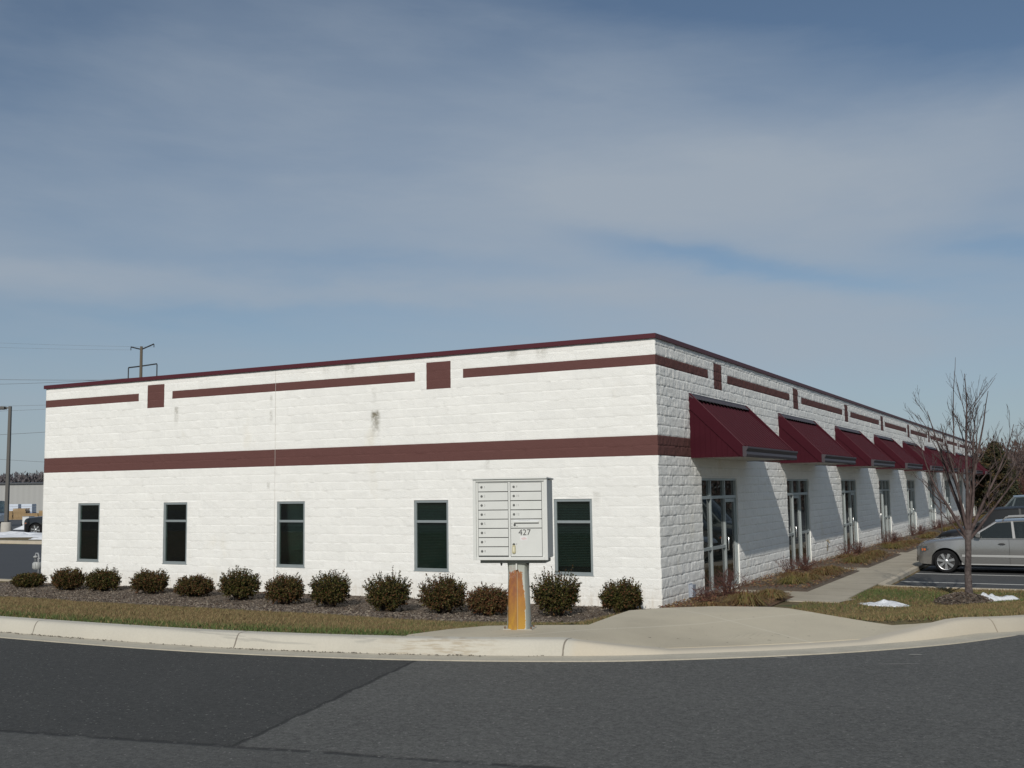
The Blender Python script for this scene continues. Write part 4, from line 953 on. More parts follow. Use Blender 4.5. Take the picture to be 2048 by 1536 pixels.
snow((3.80,2.45,G1(3.80,2.45)), .95, .42, .075, 'small snow patch on the grass between the walk and the street tree', 61)
snow((5.66,4.15,.0), 1.25, .34, .12, 'peaked snow remnant on the grass right of the street tree', 62)

# ------------------------------------------------------------------ cars
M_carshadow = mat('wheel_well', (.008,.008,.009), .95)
M_trim = mat('black_plastic', (.022,.023,.025), .55)
M_head = mat('headlamp', (.035,.045,.048), .08, 0, spec=1.0, coat=1.0)
M_amber = mat('amber_lens', (.55,.13,.02), .2, coat=1.0)
def make_car(loc, rz, paint, P, label, group, roof_rack=False, cladding=None):
    """local frame: +x is the front, z from the ground; P holds the main proportions"""
    L, Wd, H, wb, fo, rt = P['L'], P['W'], P['H'], P['wb'], P['fo'], P['r']
    root = empty('parked_car', loc, rz, label=label, cat='car', group=group)
    F = L/2; xf = F-fo; xr = xf-wb; hw = Wd/2; belt = P['belt']; sill = P.get('sill', .24)
    ar = rt+.07
    def width(d):                       # d: distance behind the nose
        e = L-d
        return hw*np.interp(d, [0,.06,.2,.5,1.0], [.60,.76,.90,.975,1.0])*np.interp(e, [0,.05,.2,.6], [.80,.88,.95,1.0])
    def ztop(d): return np.interp(d, P['top'][0], P['top'][1])
    def zlow(d): return np.interp(d, [0,.12,.35,L-.35,L-.1,L], [.34,.25,sill,sill,.30,.40])
    base = list(np.arange(0,.3,.06))+list(np.arange(.3, L, .09))+[L]
    for c_ in (fo, fo+wb): base += [c_+ar*math.sin(a) for a in np.linspace(-PI/2, PI/2, 17)]
    st = sorted(set(round(v,4) for v in base if 0 <= v <= L)); st = [v for i, v in enumerate(st) if i == 0 or v-st[i-1] > .012]
    rows = []
    for d in st:
        w = width(d); zt_ = ztop(d); zl = zlow(d)
        for c_ in (fo, fo+wb):
            if abs(d-c_) < ar: zl = max(zl, rt+math.sqrt(ar*ar-(d-c_)**2)-.01)
        zl = min(zl, zt_-.1); half = []
        # from the lower edge up over the shoulder to the centre line
        nb = 9
        flare = 0
        for c_ in (fo, fo+wb):
            flare = max(flare, .022*max(0, 1-((abs(d-c_))/(ar+.10))**4) if abs(d-c_) < ar+.10 else 0)
        sh = zt_-.055
        for j in range(nb):
            t = j/(nb-1); z = zl+(sh-zl)*t; u = (z-.2)/max(belt-.2,.1)
            prof = .955+.045*math.sin(min(max(u,0),1)*PI*.72+.35) - .03*max(0,u-.62)
            if .42 < z < .50: prof += .006
            half.append((F-d, w*prof+flare*(1-t*.6), z))
        half += [(F-d, w*.925, zt_-.022), (F-d, w*.87, zt_-.004), (F-d, w*.72, zt_+.010), (F-d, w*.40, zt_+.022), (F-d, 0, zt_+.026)]
        rows.append(half + [(p[0], -p[1], p[2]) for p in reversed(half[:-1])])
    m = MB().loft(rows)
    for r_ in (rows[0], rows[-1]): m.add(r_, [tuple(range(len(r_)))])
    m.build('body', paint, root, smooth=math.radians(38))
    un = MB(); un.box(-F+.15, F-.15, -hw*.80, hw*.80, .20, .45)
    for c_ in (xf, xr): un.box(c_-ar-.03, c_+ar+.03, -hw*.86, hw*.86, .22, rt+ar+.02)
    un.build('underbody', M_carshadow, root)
    # greenhouse
    M_cg = mat('privacy_glass', (.008,.009,.010), .25, spec=.3) if P.get('darkglass') else M_cglass
    g = P['glass']  # (d_base, d_roof_front, d_roof_rear, d_tail_base)
    zr = H
    def roofz(d): return zr - .05*((d-(g[1]+g[2])/2)/((g[2]-g[1])/2))**2
    bw, tw_ = .915, P.get('tumble', .74)
    N_ = 18; low = []; up_ = []
    for i in range(N_+1):
        t = i/N_; d0 = g[0]+(g[3]-g[0])*t; d1 = g[1]+(g[2]-g[1])*t
        low.append((F-d0, width(d0)*bw, ztop(d0)-.03 if P.get('flatbelt') is None else belt)); up_.append((F-d1, hw*tw_, roofz(d1)-.045))
    gl = MB()
    for s_ in (1,-1): gl.loft([[(p[0], p[1]*s_, p[2]) for p in low], [(p[0], p[1]*s_, p[2]) for p in up_]])
    def across(a, b, bow):
        return [[(a[0]+bow*(1-(k/5-1)**2), a[1]*(1-k/5), a[2]+.01*(1-(k/5-1)**2)) for k in range(11)], [(b[0]+bow*.7*(1-(k/5-1)**2), b[1]*(1-k/5), b[2]+.03*(1-(k/5-1)**2)) for k in range(11)]]
    side = gl.build('side_window', M_cg, root, smooth=math.radians(30))
    MB().loft(across(low[0], up_[0], .09)).build('windshield', M_cg, root, smooth=True)
    MB().loft(across(low[-1], up_[-1], -.05)).build('rear_window', M_cg, root, smooth=True)
    rf = MB(); rr = []
    for i in range(N_+1):
        p = up_[i]; bow = .06*(1-(i/N_)*1.6); rr.append([(p[0]+bow*(1-(k/6-1)**2), (hw*tw_+.012)*(1-k/6), p[2]+(.045+.01)*(1-abs(k/6-1)**2.6)) for k in range(13)])
    rf.loft(rr); rr2 = [[(q[0], q[1], q[2]-.03) for q in row] for row in rr]
    rf.loft([rr[0], rr2[0]]).loft([rr[-1], rr2[-1]]).loft([[r_[0] for r_ in rr],[r_[0] for r_ in rr2]]).loft([[r_[-1] for r_ in rr],[r_[-1] for r_ in rr2]])
    rf.build('roof', paint, root, smooth=math.radians(50))
    pl = MB()
    def strip(p, q, wd, out=.008):
        for s_ in (1,-1):
            a = Vector((p[0], p[1]*s_, p[2])); b = Vector((q[0], q[1]*s_, q[2])); o = Vector((0, out*s_, out*.3)); h = Vector((wd/2,0,0))
            v = [a-h-o, a+h-o, b+h*.8-o, b-h*.8-o, a-h+o, a+h+o, b+h*.8+o, b-h*.8+o]
            pl.add(v, [(0,1,2,3),(4,5,6,7),(0,1,5,4),(1,2,6,5),(2,3,7,6),(3,0,4,7)])
    def atd(t): i = t*N_; i0 = int(min(i, N_-1)); f_ = i-i0; return tuple(np.array(low[i0])*(1-f_)+np.array(low[i0+1])*f_), tuple(np.array(up_[i0])*(1-f_)+np.array(up_[i0+1])*f_)
    strip(low[0], up_[0], .075); strip(low[-1], up_[-1], .10)
    for dl, du, wd in P['pillars']:
        tl_, tu_ = (dl-g[0])/(g[3]-g[0]), (du-g[1])/(g[2]-g[1]); strip(atd(tl_)[0], atd(min(max(tu_,0),1))[1], wd)
    for s_ in (1,-1): pl.loft([[(p[0], (p[1]+.01)*s_, p[2]-.012) for p in low], [(p[0], (p[1]+.008)*s_, p[2]+.022) for p in low]])
    pl.build('pillar', paint if not P.get('blackpillar') else M_trim, root)
    # interior: seats and dash read through the glass
    it = MB(); it.box(F-g[2]+.1, F-g[1]+.05, -hw*.62, hw*.62, .5, belt-.05)
    for xx in (F-g[1]-.55, F-g[1]-1.5):
        for s_ in (-.36,.36): it.box(xx-.10, xx, s_-.22, s_+.22, .6, belt+.16).box(xx-.09, xx-.02, s_-.12, s_+.12, belt+.17, belt+.36)
    it.build('seats', mat('seat_cloth', (.09,.09,.09), .9), root, bevel=.02)
    # lamps, grille, plate, bumper insert
    for s_ in (1,-1):
        w0 = width(.30)
        hl = MB(); zc_ = P['lampz']
        r1 = [(F-.035, s_*(width(.03)*.62), zc_-.05),(F-.035, s_*(width(.03)*.62), zc_+.06)]
        r2_ = [(F-.055, s_*width(.06)*.97, zc_-.08),(F-.09, s_*width(.08)*.93, zc_+.09)]
        r3 = [(F-.20, s_*(width(.20)+.010), zc_-.085),(F-.22, s_*(width(.22)+.004), zc_+.085)]
        r4 = [(F-.36, s_*(width(.36)+.010), zc_-.01),(F-.42, s_*(width(.42)-.008), zc_+.10)]
        hl.loft([[r_[0] for r_ in (r1,r2_,r3,r4)], [r_[1] for r_ in (r1,r2_,r3,r4)]])
        ho = hl.build('headlight', M_head, root)
        MB().loft([[(F-.17, s_*(width(.17)+.018), zc_-.045), (F-.28, s_*(width(.28)+.016), zc_-.035)], [(F-.17, s_*(width(.17)+.018), zc_+.02), (F-.28, s_*(width(.28)+.014), zc_+.02)]]).build('indicator', M_amber, ho)
    MB().box(F-.02, F+.012, -.42, .42, P['lampz']-.07, P['lampz']+.05).build('grille', M_trim, root, bevel=.02)
    MB().box(F-.03, F+.018, -.5, .5, .30, .42).build('bumper_grille', M_trim, root, bevel=.02)
    # shut lines, handles, mirror, side strip
    sl_ = MB(); hd = []
    for t in P['doors']:
        for s_ in (1,-1):
            ws = width(t); pts = [(F-t, s_*(ws*(.955+.045*math.sin(min(max((z-.2)/(belt-.2),0),1)*PI*.72+.35)-.03*max(0,(z-.2)/(belt-.2)-.62))+.0015), z) for z in np.linspace(sill+.03, belt-.03, 9)]
            sl_.tube(pts, .005, 4)
    sl_.build('shut_line', M_carshadow, root)
    for t in P['handles']:
        for s_ in (1,-1):
            z = belt-.16; y = hw*.985
            MB().prism([(F-t-.11,z),(F-t-.06,z+.028),(F-t+.03,z+.028),(F-t+.09,z),(F-t+.03,z-.024),(F-t-.06,z-.024)], 'y', s_*y-.005, s_*(y+.028)).build('door_handle', M_trim, root, bevel=.004)
    for s_ in (1,-1):
        mb = MB(); x0 = F-g[0]-.28
        mb.prism([(x0-.05,belt+.02),(x0+.06,belt+.03),(x0+.08,belt+.10),(x0+.02,belt+.16),(x0-.05,belt+.15)], 'y', s_*(hw-.02), s_*(hw+.16)).build('side_mirror', paint, root, bevel=.015)
        if cladding:
            MB().box(xr+ar+.04, xf-ar-.04, s_*(hw+.002)-.012, s_*(hw+.002)+.012, .46, .52).build('side_strip', cladding, root, bevel=.006)
            MB().box(xr+ar+.02, xf-ar-.02, s_*(hw*.965)-.012, s_*(hw*.965)+.012, sill, sill+.06).build('rocker', cladding, root, bevel=.006)
        if roof_rack:
            rk = MB(); yy = s_*(hw*tw_-.06)
            a, b = F-g[1]-.15, F-g[2]+.15
            rk.tube([(a,yy,roofz(g[1]+.1)-.02),(a-.10,yy,H+.045),((a+b)/2,yy,H+.075),(b+.08,yy,H+.045),(b,yy,H-.04)], .018, 6); rk.build('roof_rail', mat('rail_silver', (.40,.40,.39), .4, .4), root, smooth=True)
    # wheels
    for xx in (xf, xr):
        for s_ in (1,-1):
            wy = s_*(hw-.105)
            ty = MB().lathe([(rt*.72,-.10),(rt*.90,-.108),(rt*.975,-.09),(rt,-.06),(rt,.06),(rt*.975,.09),(rt*.90,.108),(rt*.72,.10)], 36, axis='y').build('wheel', M_rub, root, smooth=math.radians(40), loc=(xx, wy, rt), fixn=False)
            rm = MB(); o_ = s_*.085
            rm.lathe([(rt*.755, -.095),(rt*.755,.095),(rt*.70,.09),(rt*.66,.0),(rt*.70,-.09),(rt*.755,-.095)], 36, axis='y')
            ns = P.get('spokes', 7)
            for q in range(ns):
                a = 2*PI*q/ns+.2; ca, sa = math.cos(a), math.sin(a)
                def rot(r_, t_): return (r_*ca-t_*sa, r_*sa+t_*ca)
                pts = [rot(.03,-.022), rot(rt*.71,-.042), rot(rt*.71,.042), rot(.03,.022)]
                rm.add([(p[0], o_, p[1]) for p in pts]+[(p[0], o_-s_*.03, p[1]) for p in pts], [(0,1,2,3),(4,5,6,7),(0,1,5,4),(1,2,6,5),(2,3,7,6),(3,0,4,7)])
            rm.lathe([(.0, o_+s_*.008),(.04, o_+s_*.008),(.055, o_),(.055, o_-s_*.03)], 20, axis='y')
            rm.build('rim', M_rim, ty, smooth=math.radians(30))
            MB().lathe([(.0,s_*.03),(rt*.68,s_*.03)], 24, axis='y').build('brake_disc', mat('brake_shadow', (.03,.03,.032), .6), ty)
    return root
def paint(name, c, metal, rough=.3):
    return mat(name, c, rough, metal, coat=.8, spec=.5)
WAG = dict(L=4.40, W=1.735, H=1.52, wb=2.525, fo=.81, r=.325, belt=.985, lampz=.66, top=([0,.05,.15,.35,.8,1.2,1.32,4.1,4.35,4.45],[.64,.75,.83,.885,.945,.985,.99,1.0,.93,.80]),
           glass=(1.42,2.16,3.95,4.30), pillars=[(2.60,2.56,.07),(3.48,3.42,.08)], doors=[1.42,2.47,3.42], handles=[2.27,3.22])
SUVP = dict(L=4.75, W=1.86, H=1.72, wb=2.75, fo=.90, r=.36, belt=1.12, lampz=.80, top=([0,.06,.2,.4,1.0,1.35,4.4,4.65,4.75],[.70,.86,.98,1.04,1.10,1.13,1.14,1.05,.85]),
            glass=(1.30,2.0,4.25,4.6), pillars=[(2.5,2.45,.07),(3.5,3.4,.08)], doors=[1.45,2.55,3.5], handles=[2.3,3.3], blackpillar=True, spokes=6)
VAN = dict(L=5.1, W=1.95, H=2.13, wb=3.0, fo=.95, r=.35, belt=1.20, lampz=.82, top=([0,.06,.2,.4,.9,1.3,4.8,5.0,5.1],[.70,.86,1.0,1.08,1.18,1.22,1.22,1.1,.9]),
           glass=(1.15,1.95,4.75,4.98), pillars=[(1.7,2.0,.06),(2.6,2.6,.08),(3.8,3.8,.08)], doors=[1.4,2.5,3.8], handles=[2.3,2.7], tumble=.80, spokes=6)
LZ = -.118
P_silver = paint('silver_paint', (.29,.285,.275), .65, .26); P_black = paint('black_paint', (.012,.012,.014), .2, .2)
P_greenv = paint('grey_green_paint', (.06,.075,.075), .4, .35); P_white = paint('white_car_paint', (.65,.66,.66), 0, .35)
make_car((3.05+4.40/2, 13.47, LZ), PI, P_silver, WAG, 'silver station wagon parked nose-in nearest the bare street tree', 'cars parked in front of the building', True, mat('silver_cladding', (.40,.40,.39), .4, .3))
make_car((3.22+4.75/2, 16.45, LZ), PI, mat('dull_black_paint', (.010,.010,.011), .45, spec=.3), dict(SUVP, H=1.80, belt=1.18, glass=(1.05,1.70,4.25,4.6), spokes=5, darkglass=True), 'black car showing its dark roof just behind the silver wagon', 'cars parked in front of the building')
make_car((3.40+5.1/2, 20.0, LZ), PI, P_greenv, VAN, 'tall grey-green van behind the black car, at the right edge', 'cars parked in front of the building')
make_car((-47.75, 24.85, -.015), PI+.42, P_black, dict(SUVP, belt=1.2, H=1.85, r=.39, W=1.95, top=([0,.06,.2,.4,1.0,1.35,4.4,4.65,4.75],[.80,.98,1.08,1.13,1.18,1.2,1.21,1.05,.85])), 'black sport utility car beyond the snow heap, half hidden by the wall', 'cars parked in the west lot')

# ------------------------------------------------------------------ bare trees
def branch(m, p, d, L_, r0, r1, rn, up=.25, wob=.08, seg=5, n=6):
    pts = [p.copy()]; rs = [r0]; q = p.copy(); d = d.normalized()
    for i in range(seg):
        d = (d + Vector((rn.gauss(0,wob), rn.gauss(0,wob), rn.gauss(0,wob)*.5+up*.12))).normalized()
        q = q + d*(L_/seg); pts.append(q.copy()); rs.append(r0+(r1-r0)*(i+1)/seg)
    m.tube(pts, rs, n, cap=False); return pts, rs, d
def grow(m, p, d, L_, r0, rn, depth, maxd, spread=.6, kids=(2,4), up=.25, wob=.08, minr=.003, ratio=.62):
    n = 6 if r0 > .02 else (4 if r0 > .008 else 3)
    pts, rs, de = branch(m, p, d, L_, r0, max(r0*.45, minr*.7), rn, up, wob, 5, n)
    if depth >= maxd: return
    for i in range(rn.randint(*kids)):
        t = rn.uniform(.25, .98); k = t*5; i0 = min(int(k), 4); q = pts[i0].lerp(pts[i0+1], k-i0); r = (rs[i0]*(1-(k-i0))+rs[i0+1]*(k-i0))*.62
        dd = (pts[i0+1]-pts[i0]).normalized(); ax = dd.orthogonal().normalized(); ax = Matrix.Rotation(rn.uniform(0,2*PI), 3, dd) @ ax
        nd = (Matrix.Rotation(rn.uniform(.35,1)*spread, 3, ax) @ dd)
        grow(m, q, nd, L_*rn.uniform(ratio*.7, ratio*1.15)*(1.1-.35*t), max(r, minr), rn, depth+1, maxd, spread, kids, up, wob, minr, ratio)
# the street tree
def street_tree():
    rn = random.Random(12); root = empty('street_tree', (5.27,3.65,.10), label='bare vase-shaped young tree on a mulch mound in the lawn at right', cat='tree')
    base = MB(); fork = Vector((-.02,0,1.32))
    base.tube([(0,0,-.15),(0,0,.02),(.0,0,.15),(.0,.0,.5),(.03,0,.9),(.04,0,1.2),(.05,0,1.36)], [.10,.084,.074,.066,.060,.064,.074], 12)
    base.build('trunk', M_bark, root, smooth=True)
    br = MB()
    # limbs: (start z, image-plane lean, depth lean, length, radius)
    limbs = [(1.20,-.44,.05,2.1,.040),(1.30,-.22,-.15,2.3,.036),(1.34,-.10,.22,2.6,.046),(1.36,.02,-.12,3.2,.044),(1.36,.13,.18,2.9,.040),(1.30,.24,-.10,2.5,.038),(1.26,.46,.10,2.6,.038),(1.18,.72,-.05,2.2,.032),(1.15,-.62,.15,1.1,.016)]
    Rv = Vector((_R.x, _R.y, 0)); Dv = Vector((-_R.y, _R.x, 0))
    for z, a, b, L_, r in limbs:
        d = Rv*math.sin(a)+Dv*b+Vector((0,0,math.cos(a)))
        pts, rs, de = branch(br, Vector((.045,0,z))+Rv*a*.06, d, L_, r, .006, rn, .22, .045, 9, 7)
        # curving to upright
        for i in range(8 if r > .02 else 3):
            t = rn.uniform(.12,.97); k = t*9; i0 = min(int(k),8); q = pts[i0].lerp(pts[i0+1], k-i0); dd = (pts[i0+1]-pts[i0]).normalized()
            ax = Matrix.Rotation(rn.uniform(0,2*PI), 3, dd) @ dd.orthogonal().normalized(); nd = Matrix.Rotation(rn.uniform(.3,.8), 3, ax) @ dd; nd.z = abs(nd.z)+.25
            grow(br, q, nd, (L_*.42)*(1.15-.6*t)*rn.uniform(.55,1.1), max(rs[i0]*.5,.0055), rn, 0, 2, .65, (2,4), .5, .07, .0032, .55)
    # the one long leader
    pts, rs, de = branch(br, Vector((-.14,.0,2.9)), Rv*.05+Vector((0,0,1)), 2.05, .017, .004, rn, .2, .03, 8, 5)
    for i in range(7):
        t = rn.uniform(.05,.75); k = t*8; i0 = int(k); q = pts[i0].lerp(pts[i0+1], k-i0); grow(br, q, Vector((rn.uniform(-.5,.5), rn.uniform(-.4,.4), .9)), .5*rn.uniform(.5,1.1), .006, rn, 0, 1, .6, (1,2), .4, .06, .003, .5)
    br.build('branches', mat('red_brown_twig_bark', (.048,.030,.027), .85, col2=(.10,.070,.064), vscale=9), root, smooth=True, fixn=False)
street_tree()
def small_tree(loc, H_, label, seed, lean=0):
    rn = random.Random(seed); root = empty('young_tree', loc, label=label, cat='tree', group='thin young trees beside the walk')
    MB().tube([(0,0,-.1),(0,0,.6),(lean*.5,0,H_*.45)], [.035,.028,.022], 7).build('trunk', M_bark, root, smooth=True)
    b = MB()
    for i in range(7): grow(b, Vector((lean*.4,0,H_*rn.uniform(.28,.45))), Vector((rn.uniform(-.5,.5), rn.uniform(-.5,.5), 1.0)), H_*.5*rn.uniform(.7,1.1), .014, rn, 0, 2, .6, (2,4), .4, .06, .005)
    b.build('branches', M_bark, root, fixn=False)
small_tree((1.30,34.6,.03), 3.6, 'thin leafless sapling by the walk, nearer of two seen beyond the fifth awning', 71)
small_tree((1.45,42.2,.03), 3.6, 'thin leafless sapling by the walk, farther of two seen beyond the fifth awning', 72)

# ------------------------------------------------------------------ far right: cedar, scrub and winter trees
M_ctwig = mat('far_twig_brown', (.085,.052,.042), .95); M_ctwig2 = mat('far_twig_grey', (.11,.085,.078), .95); M_cred = mat('scrub_red', (.085,.036,.026), .95)
def far_tree(loc, H_, Wd, label, cat, m_, seed, group, n1=9, depth=3, leafy=0, name='bare_tree'):
    rn = random.Random(seed); root = empty(name, loc, label=label, cat=cat, group=group)
    MB().tube([(0,0,-.5),(0,0,H_*.15),(rn.uniform(-.1,.1),0,H_*.45)], [H_*.022,H_*.017,H_*.010], 6).build('trunk', M_bark, root)
    b = MB()
    for i in range(n1):
        a = rn.uniform(0, 2*PI); s_ = rn.uniform(.15,.75)*Wd/H_*1.6
        grow(b, Vector((0,0,H_*rn.uniform(.12,.42))), Vector((math.cos(a)*s_, math.sin(a)*s_, 1)), H_*.46*rn.uniform(.7,1.15), H_*.0075, rn, 0, depth, .75, (3,5), .25, .12, .010, .62)
    b.build('branches', m_, root, fixn=False)
    return root
for i, (x, y, H_, W_, m_, lab) in enumerate([
    (-3.5,84,7.2,5.0,M_ctwig2,'tall grey leafless tree rising behind the far end of the building'),
    (-.6,81,6.2,4.5,M_ctwig,'brown leafless tree left of the evergreen beyond the lot'),
    (2.2,80,7.6,5.0,M_ctwig2,'tall leafless tree right behind the evergreen'),
    (4.4,77,6.8,5.0,M_ctwig,'leafless tree at the right edge beyond the lot'),
    (7.0,80,7.4,5.5,M_ctwig2,'rightmost bare tree beyond the lot'),
    (3.3,72.5,6.0,4.4,M_ctwig,'brown leafless tree just right of the evergreen, nearer than the rest'),
    (-6.5,88,6.4,5.0,M_ctwig,'bare tree behind the roof end of the building')]): far_tree((x,y,-.2), H_, W_, lab, 'tree', m_, 200+i, 'leafless trees beyond the parking lot', 11, 3)
for i, (x, y, H_, W_, lab) in enumerate([(-.6,73.5,3.2,3.2,'reddish scrub bush by the far end of the walk'),(3.0,72,3.4,3.4,'red-brown scrub right of the evergreen foot'),(5.0,70,3.8,3.4,'red-brown scrub at the right edge behind the van'),(1.0,75.5,3.8,3.2,'brown scrub behind the evergreen')]):
    far_tree((x,y,-.2), H_, W_, lab, 'shrub', M_cred, 230+i, 'scrub at the end of the lot', 60, 2, name='scrub_bush')
def cedar():
    root = empty('evergreen_tree', (1.55,67.4,-.2), label='dark conical evergreen tree just past the far end of the building', cat='tree')
    MB().tube([(0,0,0),(0,0,4.8)], [.12,.03], 8).build('trunk', M_bark, root)
    q = np.random.default_rng(5); k = 26000; nb_ = 260
    ang = q.uniform(0,2*PI,nb_); hz = q.uniform(.03,1.0,nb_); rad = 1.65*(1-hz**1.8)**.8*q.uniform(.72,1.15,nb_)+.12
    i = q.integers(0,nb_,k); t = q.random(k)**.55; R_ = rad[i]*t; P = np.stack([np.cos(ang[i])*R_, np.sin(ang[i])*R_, .2+5.3*hz[i]+ .35*t*rad[i]], 1) + q.normal(0,.085,(k,3))
    nn = np.stack([np.cos(ang[i]), np.sin(ang[i]), np.full(k,.9)], 1)
    mi = q.choice(3, k, p=[.55,.28,.17]); br_ = q.random(nb_) < .18; mi = np.where(br_[i] & (q.random(k) < .6), 2, mi)
    leafcloud('foliage', P, nn, .085, [mat('cedar_dark', (.022,.026,.010), .8), mat('cedar_green', (.040,.042,.014), .8), mat('cedar_bronze', (.085,.055,.020), .85)], mi, root, 1.8)
cedar()
def mass(name, x0, y0, x1, y1, H0, H1, mats, k, size, label, cat, seed, zb=0):
    """a far wood seen as one mass: thin upright twigs and clots"""
    q = np.random.default_rng(seed); t = q.random(k); X_ = x0+(x1-x0)*t+q.normal(0,3,k); Y_ = y0+(y1-y0)*t+q.normal(0,6,k)
    top = H0+(H1-H0)*fbm(t*9, t*0, seed); top = top*(.8+.35*fbm(t*60, t*0, seed+2)); Z_ = zb+top*(q.random(k)**.8)
    nn = np.stack([q.normal(0,.35,k), q.normal(0,.35,k), np.ones(k)], 1)
    o = leafcloud(name, np.stack([X_,Y_,Z_],1), nn, size, mats, q.integers(0,len(mats),k), None, 3.2, .25); return tag(o, label, cat, kind='stuff')
mass('far_wood', -330,120, -190,215, 7.0, 10.5, [mat('wood_grey', (.14,.125,.135), .95), mat('wood_brown', (.11,.095,.095), .95), mat('wood_dark', (.09,.085,.088), .95)], 60000, .34, 'grey-brown winter wood on the skyline at far left', 'wood', 91)
mass('far_brush', -9,90, 30,88, 4.5, 7.0, [M_ctwig, M_ctwig2, mat('brush_dark', (.05,.035,.03), .95)], 34000, .16, 'brown brush filling the gap behind the leafless trees at right', 'brush', 93)

# ------------------------------------------------------------------ far left: warehouse, pallets, lamp, poles, wires
wh = empty('warehouse', (-118,76,0), rz=math.atan2(.62,.78), label='long low grey metal warehouse across the west lot', cat='building')
m = bpy.data.materials.new('ribbed_grey_siding'); m.use_nodes = True; k = N(m.node_tree); b = m.node_tree.nodes['Principled BSDF']; b.inputs['Roughness'].default_value = .6
ob = k.new('ShaderNodeTexCoord').outputs['Object']; x, y, z = k.sep(ob); st = k.m('SINE', k.m('MULTIPLY', x, 9)); f_ = k.m('ADD', k.m('MULTIPLY', st, .03), .97)
k.link(k.mix(1.0, (.36,.36,.345), k.comb(f_,f_,f_), 'MULTIPLY'), b.inputs['Base Color'])
MB().box(-45,55,0,30,-.3,4.05).build('wall', m, wh)
MB().prism([(-.25,4.05),(-.25,4.20),(15,4.45),(30.25,4.20),(30.25,4.05)], 'x', -45.2, 55.2).build('roof', mat('dark_eave', (.06,.062,.065), .5), wh)
for x in (6.5,-14,28): MB().box(x,x+.7,-.28,-.02,3.1,3.35).build('wall_lamp', M_trim, wh)
def tank(): pass
wr = [mat('shrink_wrap', (.55,.60,.68), .35), mat('wrap_blue', (.16,.22,.36), .4)]
m_lum = mat('pallet_lumber', (.40,.28,.15), .85, var=.3, vscale=4, coords='obj'); m_lum2 = mat('pallet_old', (.24,.15,.09), .9, var=.3, vscale=4, coords='obj')
def pallet_stack(loc, w_, h_, rz, kind, label, seed):
    rn = random.Random(seed); root = empty('pallet_stack', loc, rz, label=label, cat='pallet stack', group='pallet stacks in front of the warehouse')
    p = MB(); z = 0
    while z < h_*(1 if kind == 'wood' else .12):
        dx = rn.uniform(-.05,.05)
        for yy in (-.55,-.05,.45): p.box(-w_/2+dx, w_/2+dx, yy, yy+.1, z, z+.09)
        for j in range(int(w_/.16)): p.box(-w_/2+j*.16+dx, -w_/2+j*.16+.11+dx, -.6, .6, z+.091, z+.113)
        z += .13
    p.build('pallet', m_lum if rn.random() < .6 else m_lum2, root)
    if kind != 'wood':
        l = MB(); zz = .14
        for r_ in range(int(h_/.29)):
            l.box(-w_/2+rn.uniform(0,.06), w_/2-rn.uniform(0,.06), -.55, .55, zz, zz+.27, 0 if r_ % 2 == 0 or rn.random() < .5 else 1); zz += .29
        l.build('wrapped_load', wr, root, bevel=.03)
    return root
labs = [('wrap','white plastic-wrapped load at the far left edge behind the lamp post'),('wrap','blue and white wrapped load just right of the lamp post'),('wrap','wrapped load in the middle of the row before the warehouse'),('wrap','last wrapped load toward the white building'),
        ('wood','stack of brown wooden pallets right of the lamp post base'),('wood','stack of tan pallets behind the black car, left one'),('wood','stack of tan pallets behind the black car, middle one'),('wood','pallet stack nearest the white building wall')]
Rx, Ry = .8807, .4737
for i, (kd, lab) in enumerate(labs):
    j = i if i < 4 else i-4
    if kd == 'wrap': bx_, by_ = -100.6+j*1.55*Rx, 57.2+j*1.55*Ry; z_ = .0; h_ = 1.6
    else: bx_, by_ = -92.0+j*1.35*Rx-1.5, 55.5+j*1.35*Ry-.8; z_ = 0; h_ = .62+.22*((i*7)%3)
    pallet_stack((bx_, by_, -.02), 1.3, h_, .49, kd, lab, 400+i)
# low white bin left of the black car
bn_ = empty('white_bin', (-67.2,37.0,-.02), .49, label='small white utility trailer box left of the black car', cat='trailer')
MB().box(-.26,.26,-.5,.5,.18,.80).build('box', P_white, bn_, bevel=.03); MB().box(-.28,.28,-.54,.54,.801,.83).build('lid', mat('lid_grey', (.5,.5,.5), .5), bn_)
for x in (-.2,.2): MB().lathe([(.0,-.06),(.17,-.06),(.17,.06),(.0,.06)], 16, (x,-.4,.17), 'y').build('wheel', M_rub, bn_)
make_car((-73.5,36.6,-.02), .49+PI, P_white, dict(VAN), 'white van at the left edge beyond the lamp post', 'cars parked in the west lot')
# lamp post
lp = empty('lamp_post', (-49.75,22.15,.1), math.atan2(Ry, Rx), label='tall bronze parking-lot lamp on a round concrete base at the far left', cat='street lamp')
MB().lathe([(.0,.78),(.27,.78),(.30,.74),(.33,-.2)], 24).build('concrete_base', mat('lamp_base_concrete', (.42,.40,.36), .9, var=.15, vscale=2, coords='obj'), lp, smooth=math.radians(40))
MB().box(-.17,.17,-.17,.17,.781,.82).build('base_plate', M_trim, lp)
m_br = mat('bronze_pole', (.085,.08,.072), .5)
MB().add([(-.10,-.10,.82),(.10,-.10,.82),(.10,.10,.82),(-.10,.10,.82),(-.075,-.075,7.75),(.075,-.075,7.75),(.075,.075,7.75),(-.075,.075,7.75)], [(0,1,2,3),(4,5,6,7),(0,1,5,4),(1,2,6,5),(2,3,7,6),(3,0,4,7)]).build('pole', m_br, lp)
MB().box(-.5,-.076,-.04,.04,7.62,7.70).build('arm', m_br, lp)
o = MB().box(-1.25,-.28,-.20,.20,7.58,7.74).build('lamp_head', m_br, lp, bevel=.02); MB().box(-1.15,-.4,-.15,.15,7.562,7.579).build('lens', mat('lamp_lens', (.4,.4,.38), .3), o)
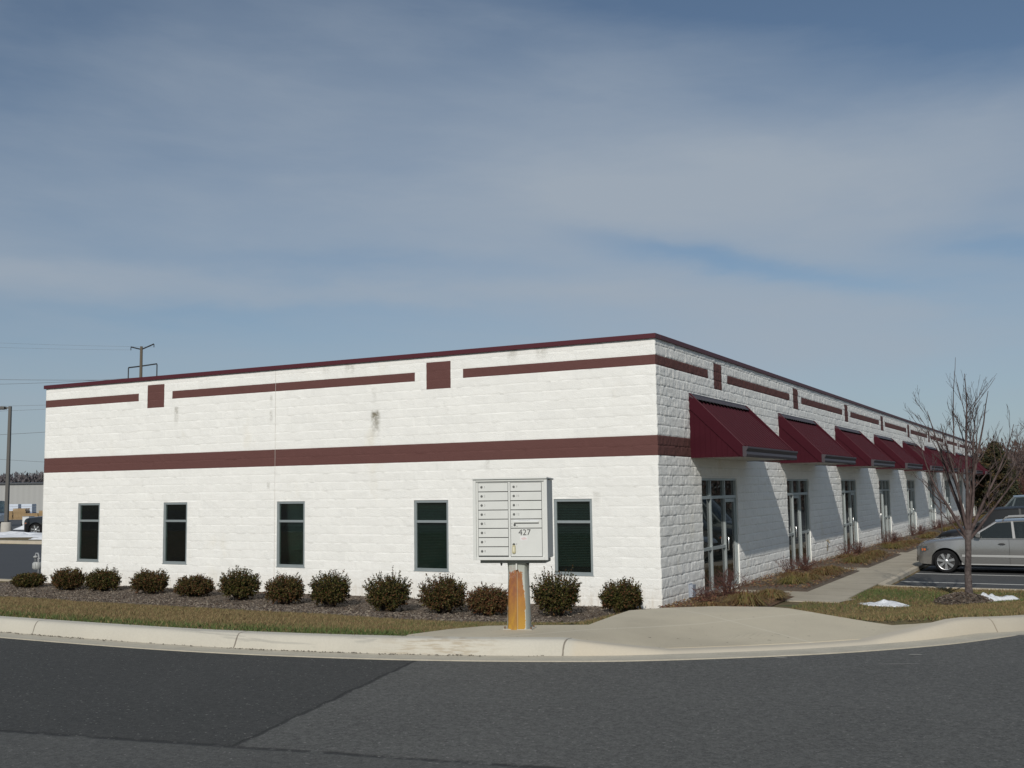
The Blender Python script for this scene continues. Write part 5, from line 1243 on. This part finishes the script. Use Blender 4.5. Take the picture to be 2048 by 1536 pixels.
# snow in the west
snow((-46.6,20.9,.10), 6.6, 2.0, .24, 'long grey snow heap round the foot of the lamp post', 63, .42)
snow((-41.6,18.9,.10), 2.2, 1.0, .2, 'small snow heap beside the black car at the wall edge', 64, .42)
snow((-60.5,33.2,-.02), 5.0, 2.0, .55, 'distant snow ridge behind the lamp post base', 65, .42)
# fire hydrant shape by the wall edge is a small post with cap
hy = empty('standpipe', (-41.3,18.3,.10), label='short dark standpipe in the verge by the snow, at the white wall edge', cat='standpipe')
MB().lathe([(.0,0),(.09,0),(.07,.05),(.06,.5),(.09,.52),(.09,.62),(.0,.66)], 12).build('post', mat('standpipe_dark', (.05,.045,.045), .6), hy, smooth=math.radians(40))
# power pole and lines
pp = empty('power_pole', (-116.53,93.28,0), label='tall wooden power pole with two crossarms rising behind the roof', cat='power pole')
m_wp = mat('weathered_pole', (.105,.085,.062), .9)
MB().tube([(0,0,0),(0,0,24.6)], [.32,.20], 12).build('pole', m_wp, pp, smooth=True)
def rel(p): return (p[0]+116.53, p[1]-93.28, p[2])
MB().tube([rel((-117.93,92.54,24.55)), (0,0,24.15), rel((-114.86,94.16,24.95))], .10, 6).build('crossarm', M_trim, pp)
MB().tube([rel((-118.44,92.61,21.45)), (0,0,21.62), rel((-114.63,94.61,21.98))], .10, 6).build('crossarm', M_trim, pp)
for p in ((-117.93,92.54,24.5),(-114.86,94.16,24.9)): MB().tube([rel(p), rel((p[0],p[1],p[2]-.45))], .06, 6).build('insulator', M_trim, pp)
for p in ((-118.44,92.61,21.4),(-114.63,94.61,21.9)): MB().tube([rel(p), rel((p[0],p[1],p[2]-1.85))], .085, 6).build('insulator', M_trim, pp)
m_w = mat('wire_grey', (.09,.10,.11), .6)
def wire(a, b, sag, r, label):
    a, b = Vector(a), Vector(b); pts = [a.lerp(b, t)-Vector((0,0,4*sag*t*(1-t))) for t in np.linspace(0,1,18)]
    tag(MB().tube(pts, r, 4).build('power_line', m_w), label, 'wire', 'overhead power lines at the left')
wire((-118.44,92.61,19.6), (-170.4,65.6,22.0), .5, .035, 'upper of the two wires meeting the lower crossarm from the left')
wire((-114.63,94.61,20.1), (-172.0,65.5,20.9), 1.2, .03, 'lower of the two wires meeting the lower crossarm from the left')
wire((-117.93,92.54,24.1), (-170.6,65.4,27.5), .5, .014, 'faint topmost wire running left from the upper crossarm')
wire((-114.86,94.16,24.5), (-170.6,65.6,28.4), .5, .014, 'faint second topmost wire from the upper crossarm')
for (z0, z1, r, lab) in ((15.9,16.35,.022,'upper wire of the pair crossing above the lamp head'),(15.0,15.95,.022,'lower wire of the pair crossing above the lamp head'),(11.3,12.7,.035,'thick wire crossing just below the lamp head'),(8.75,6.6,.03,'lowest wire sloping down to the right behind the lamp post')):
    wire((-144.0,79.3,z0), (-118,94,z1), .1, r, lab)
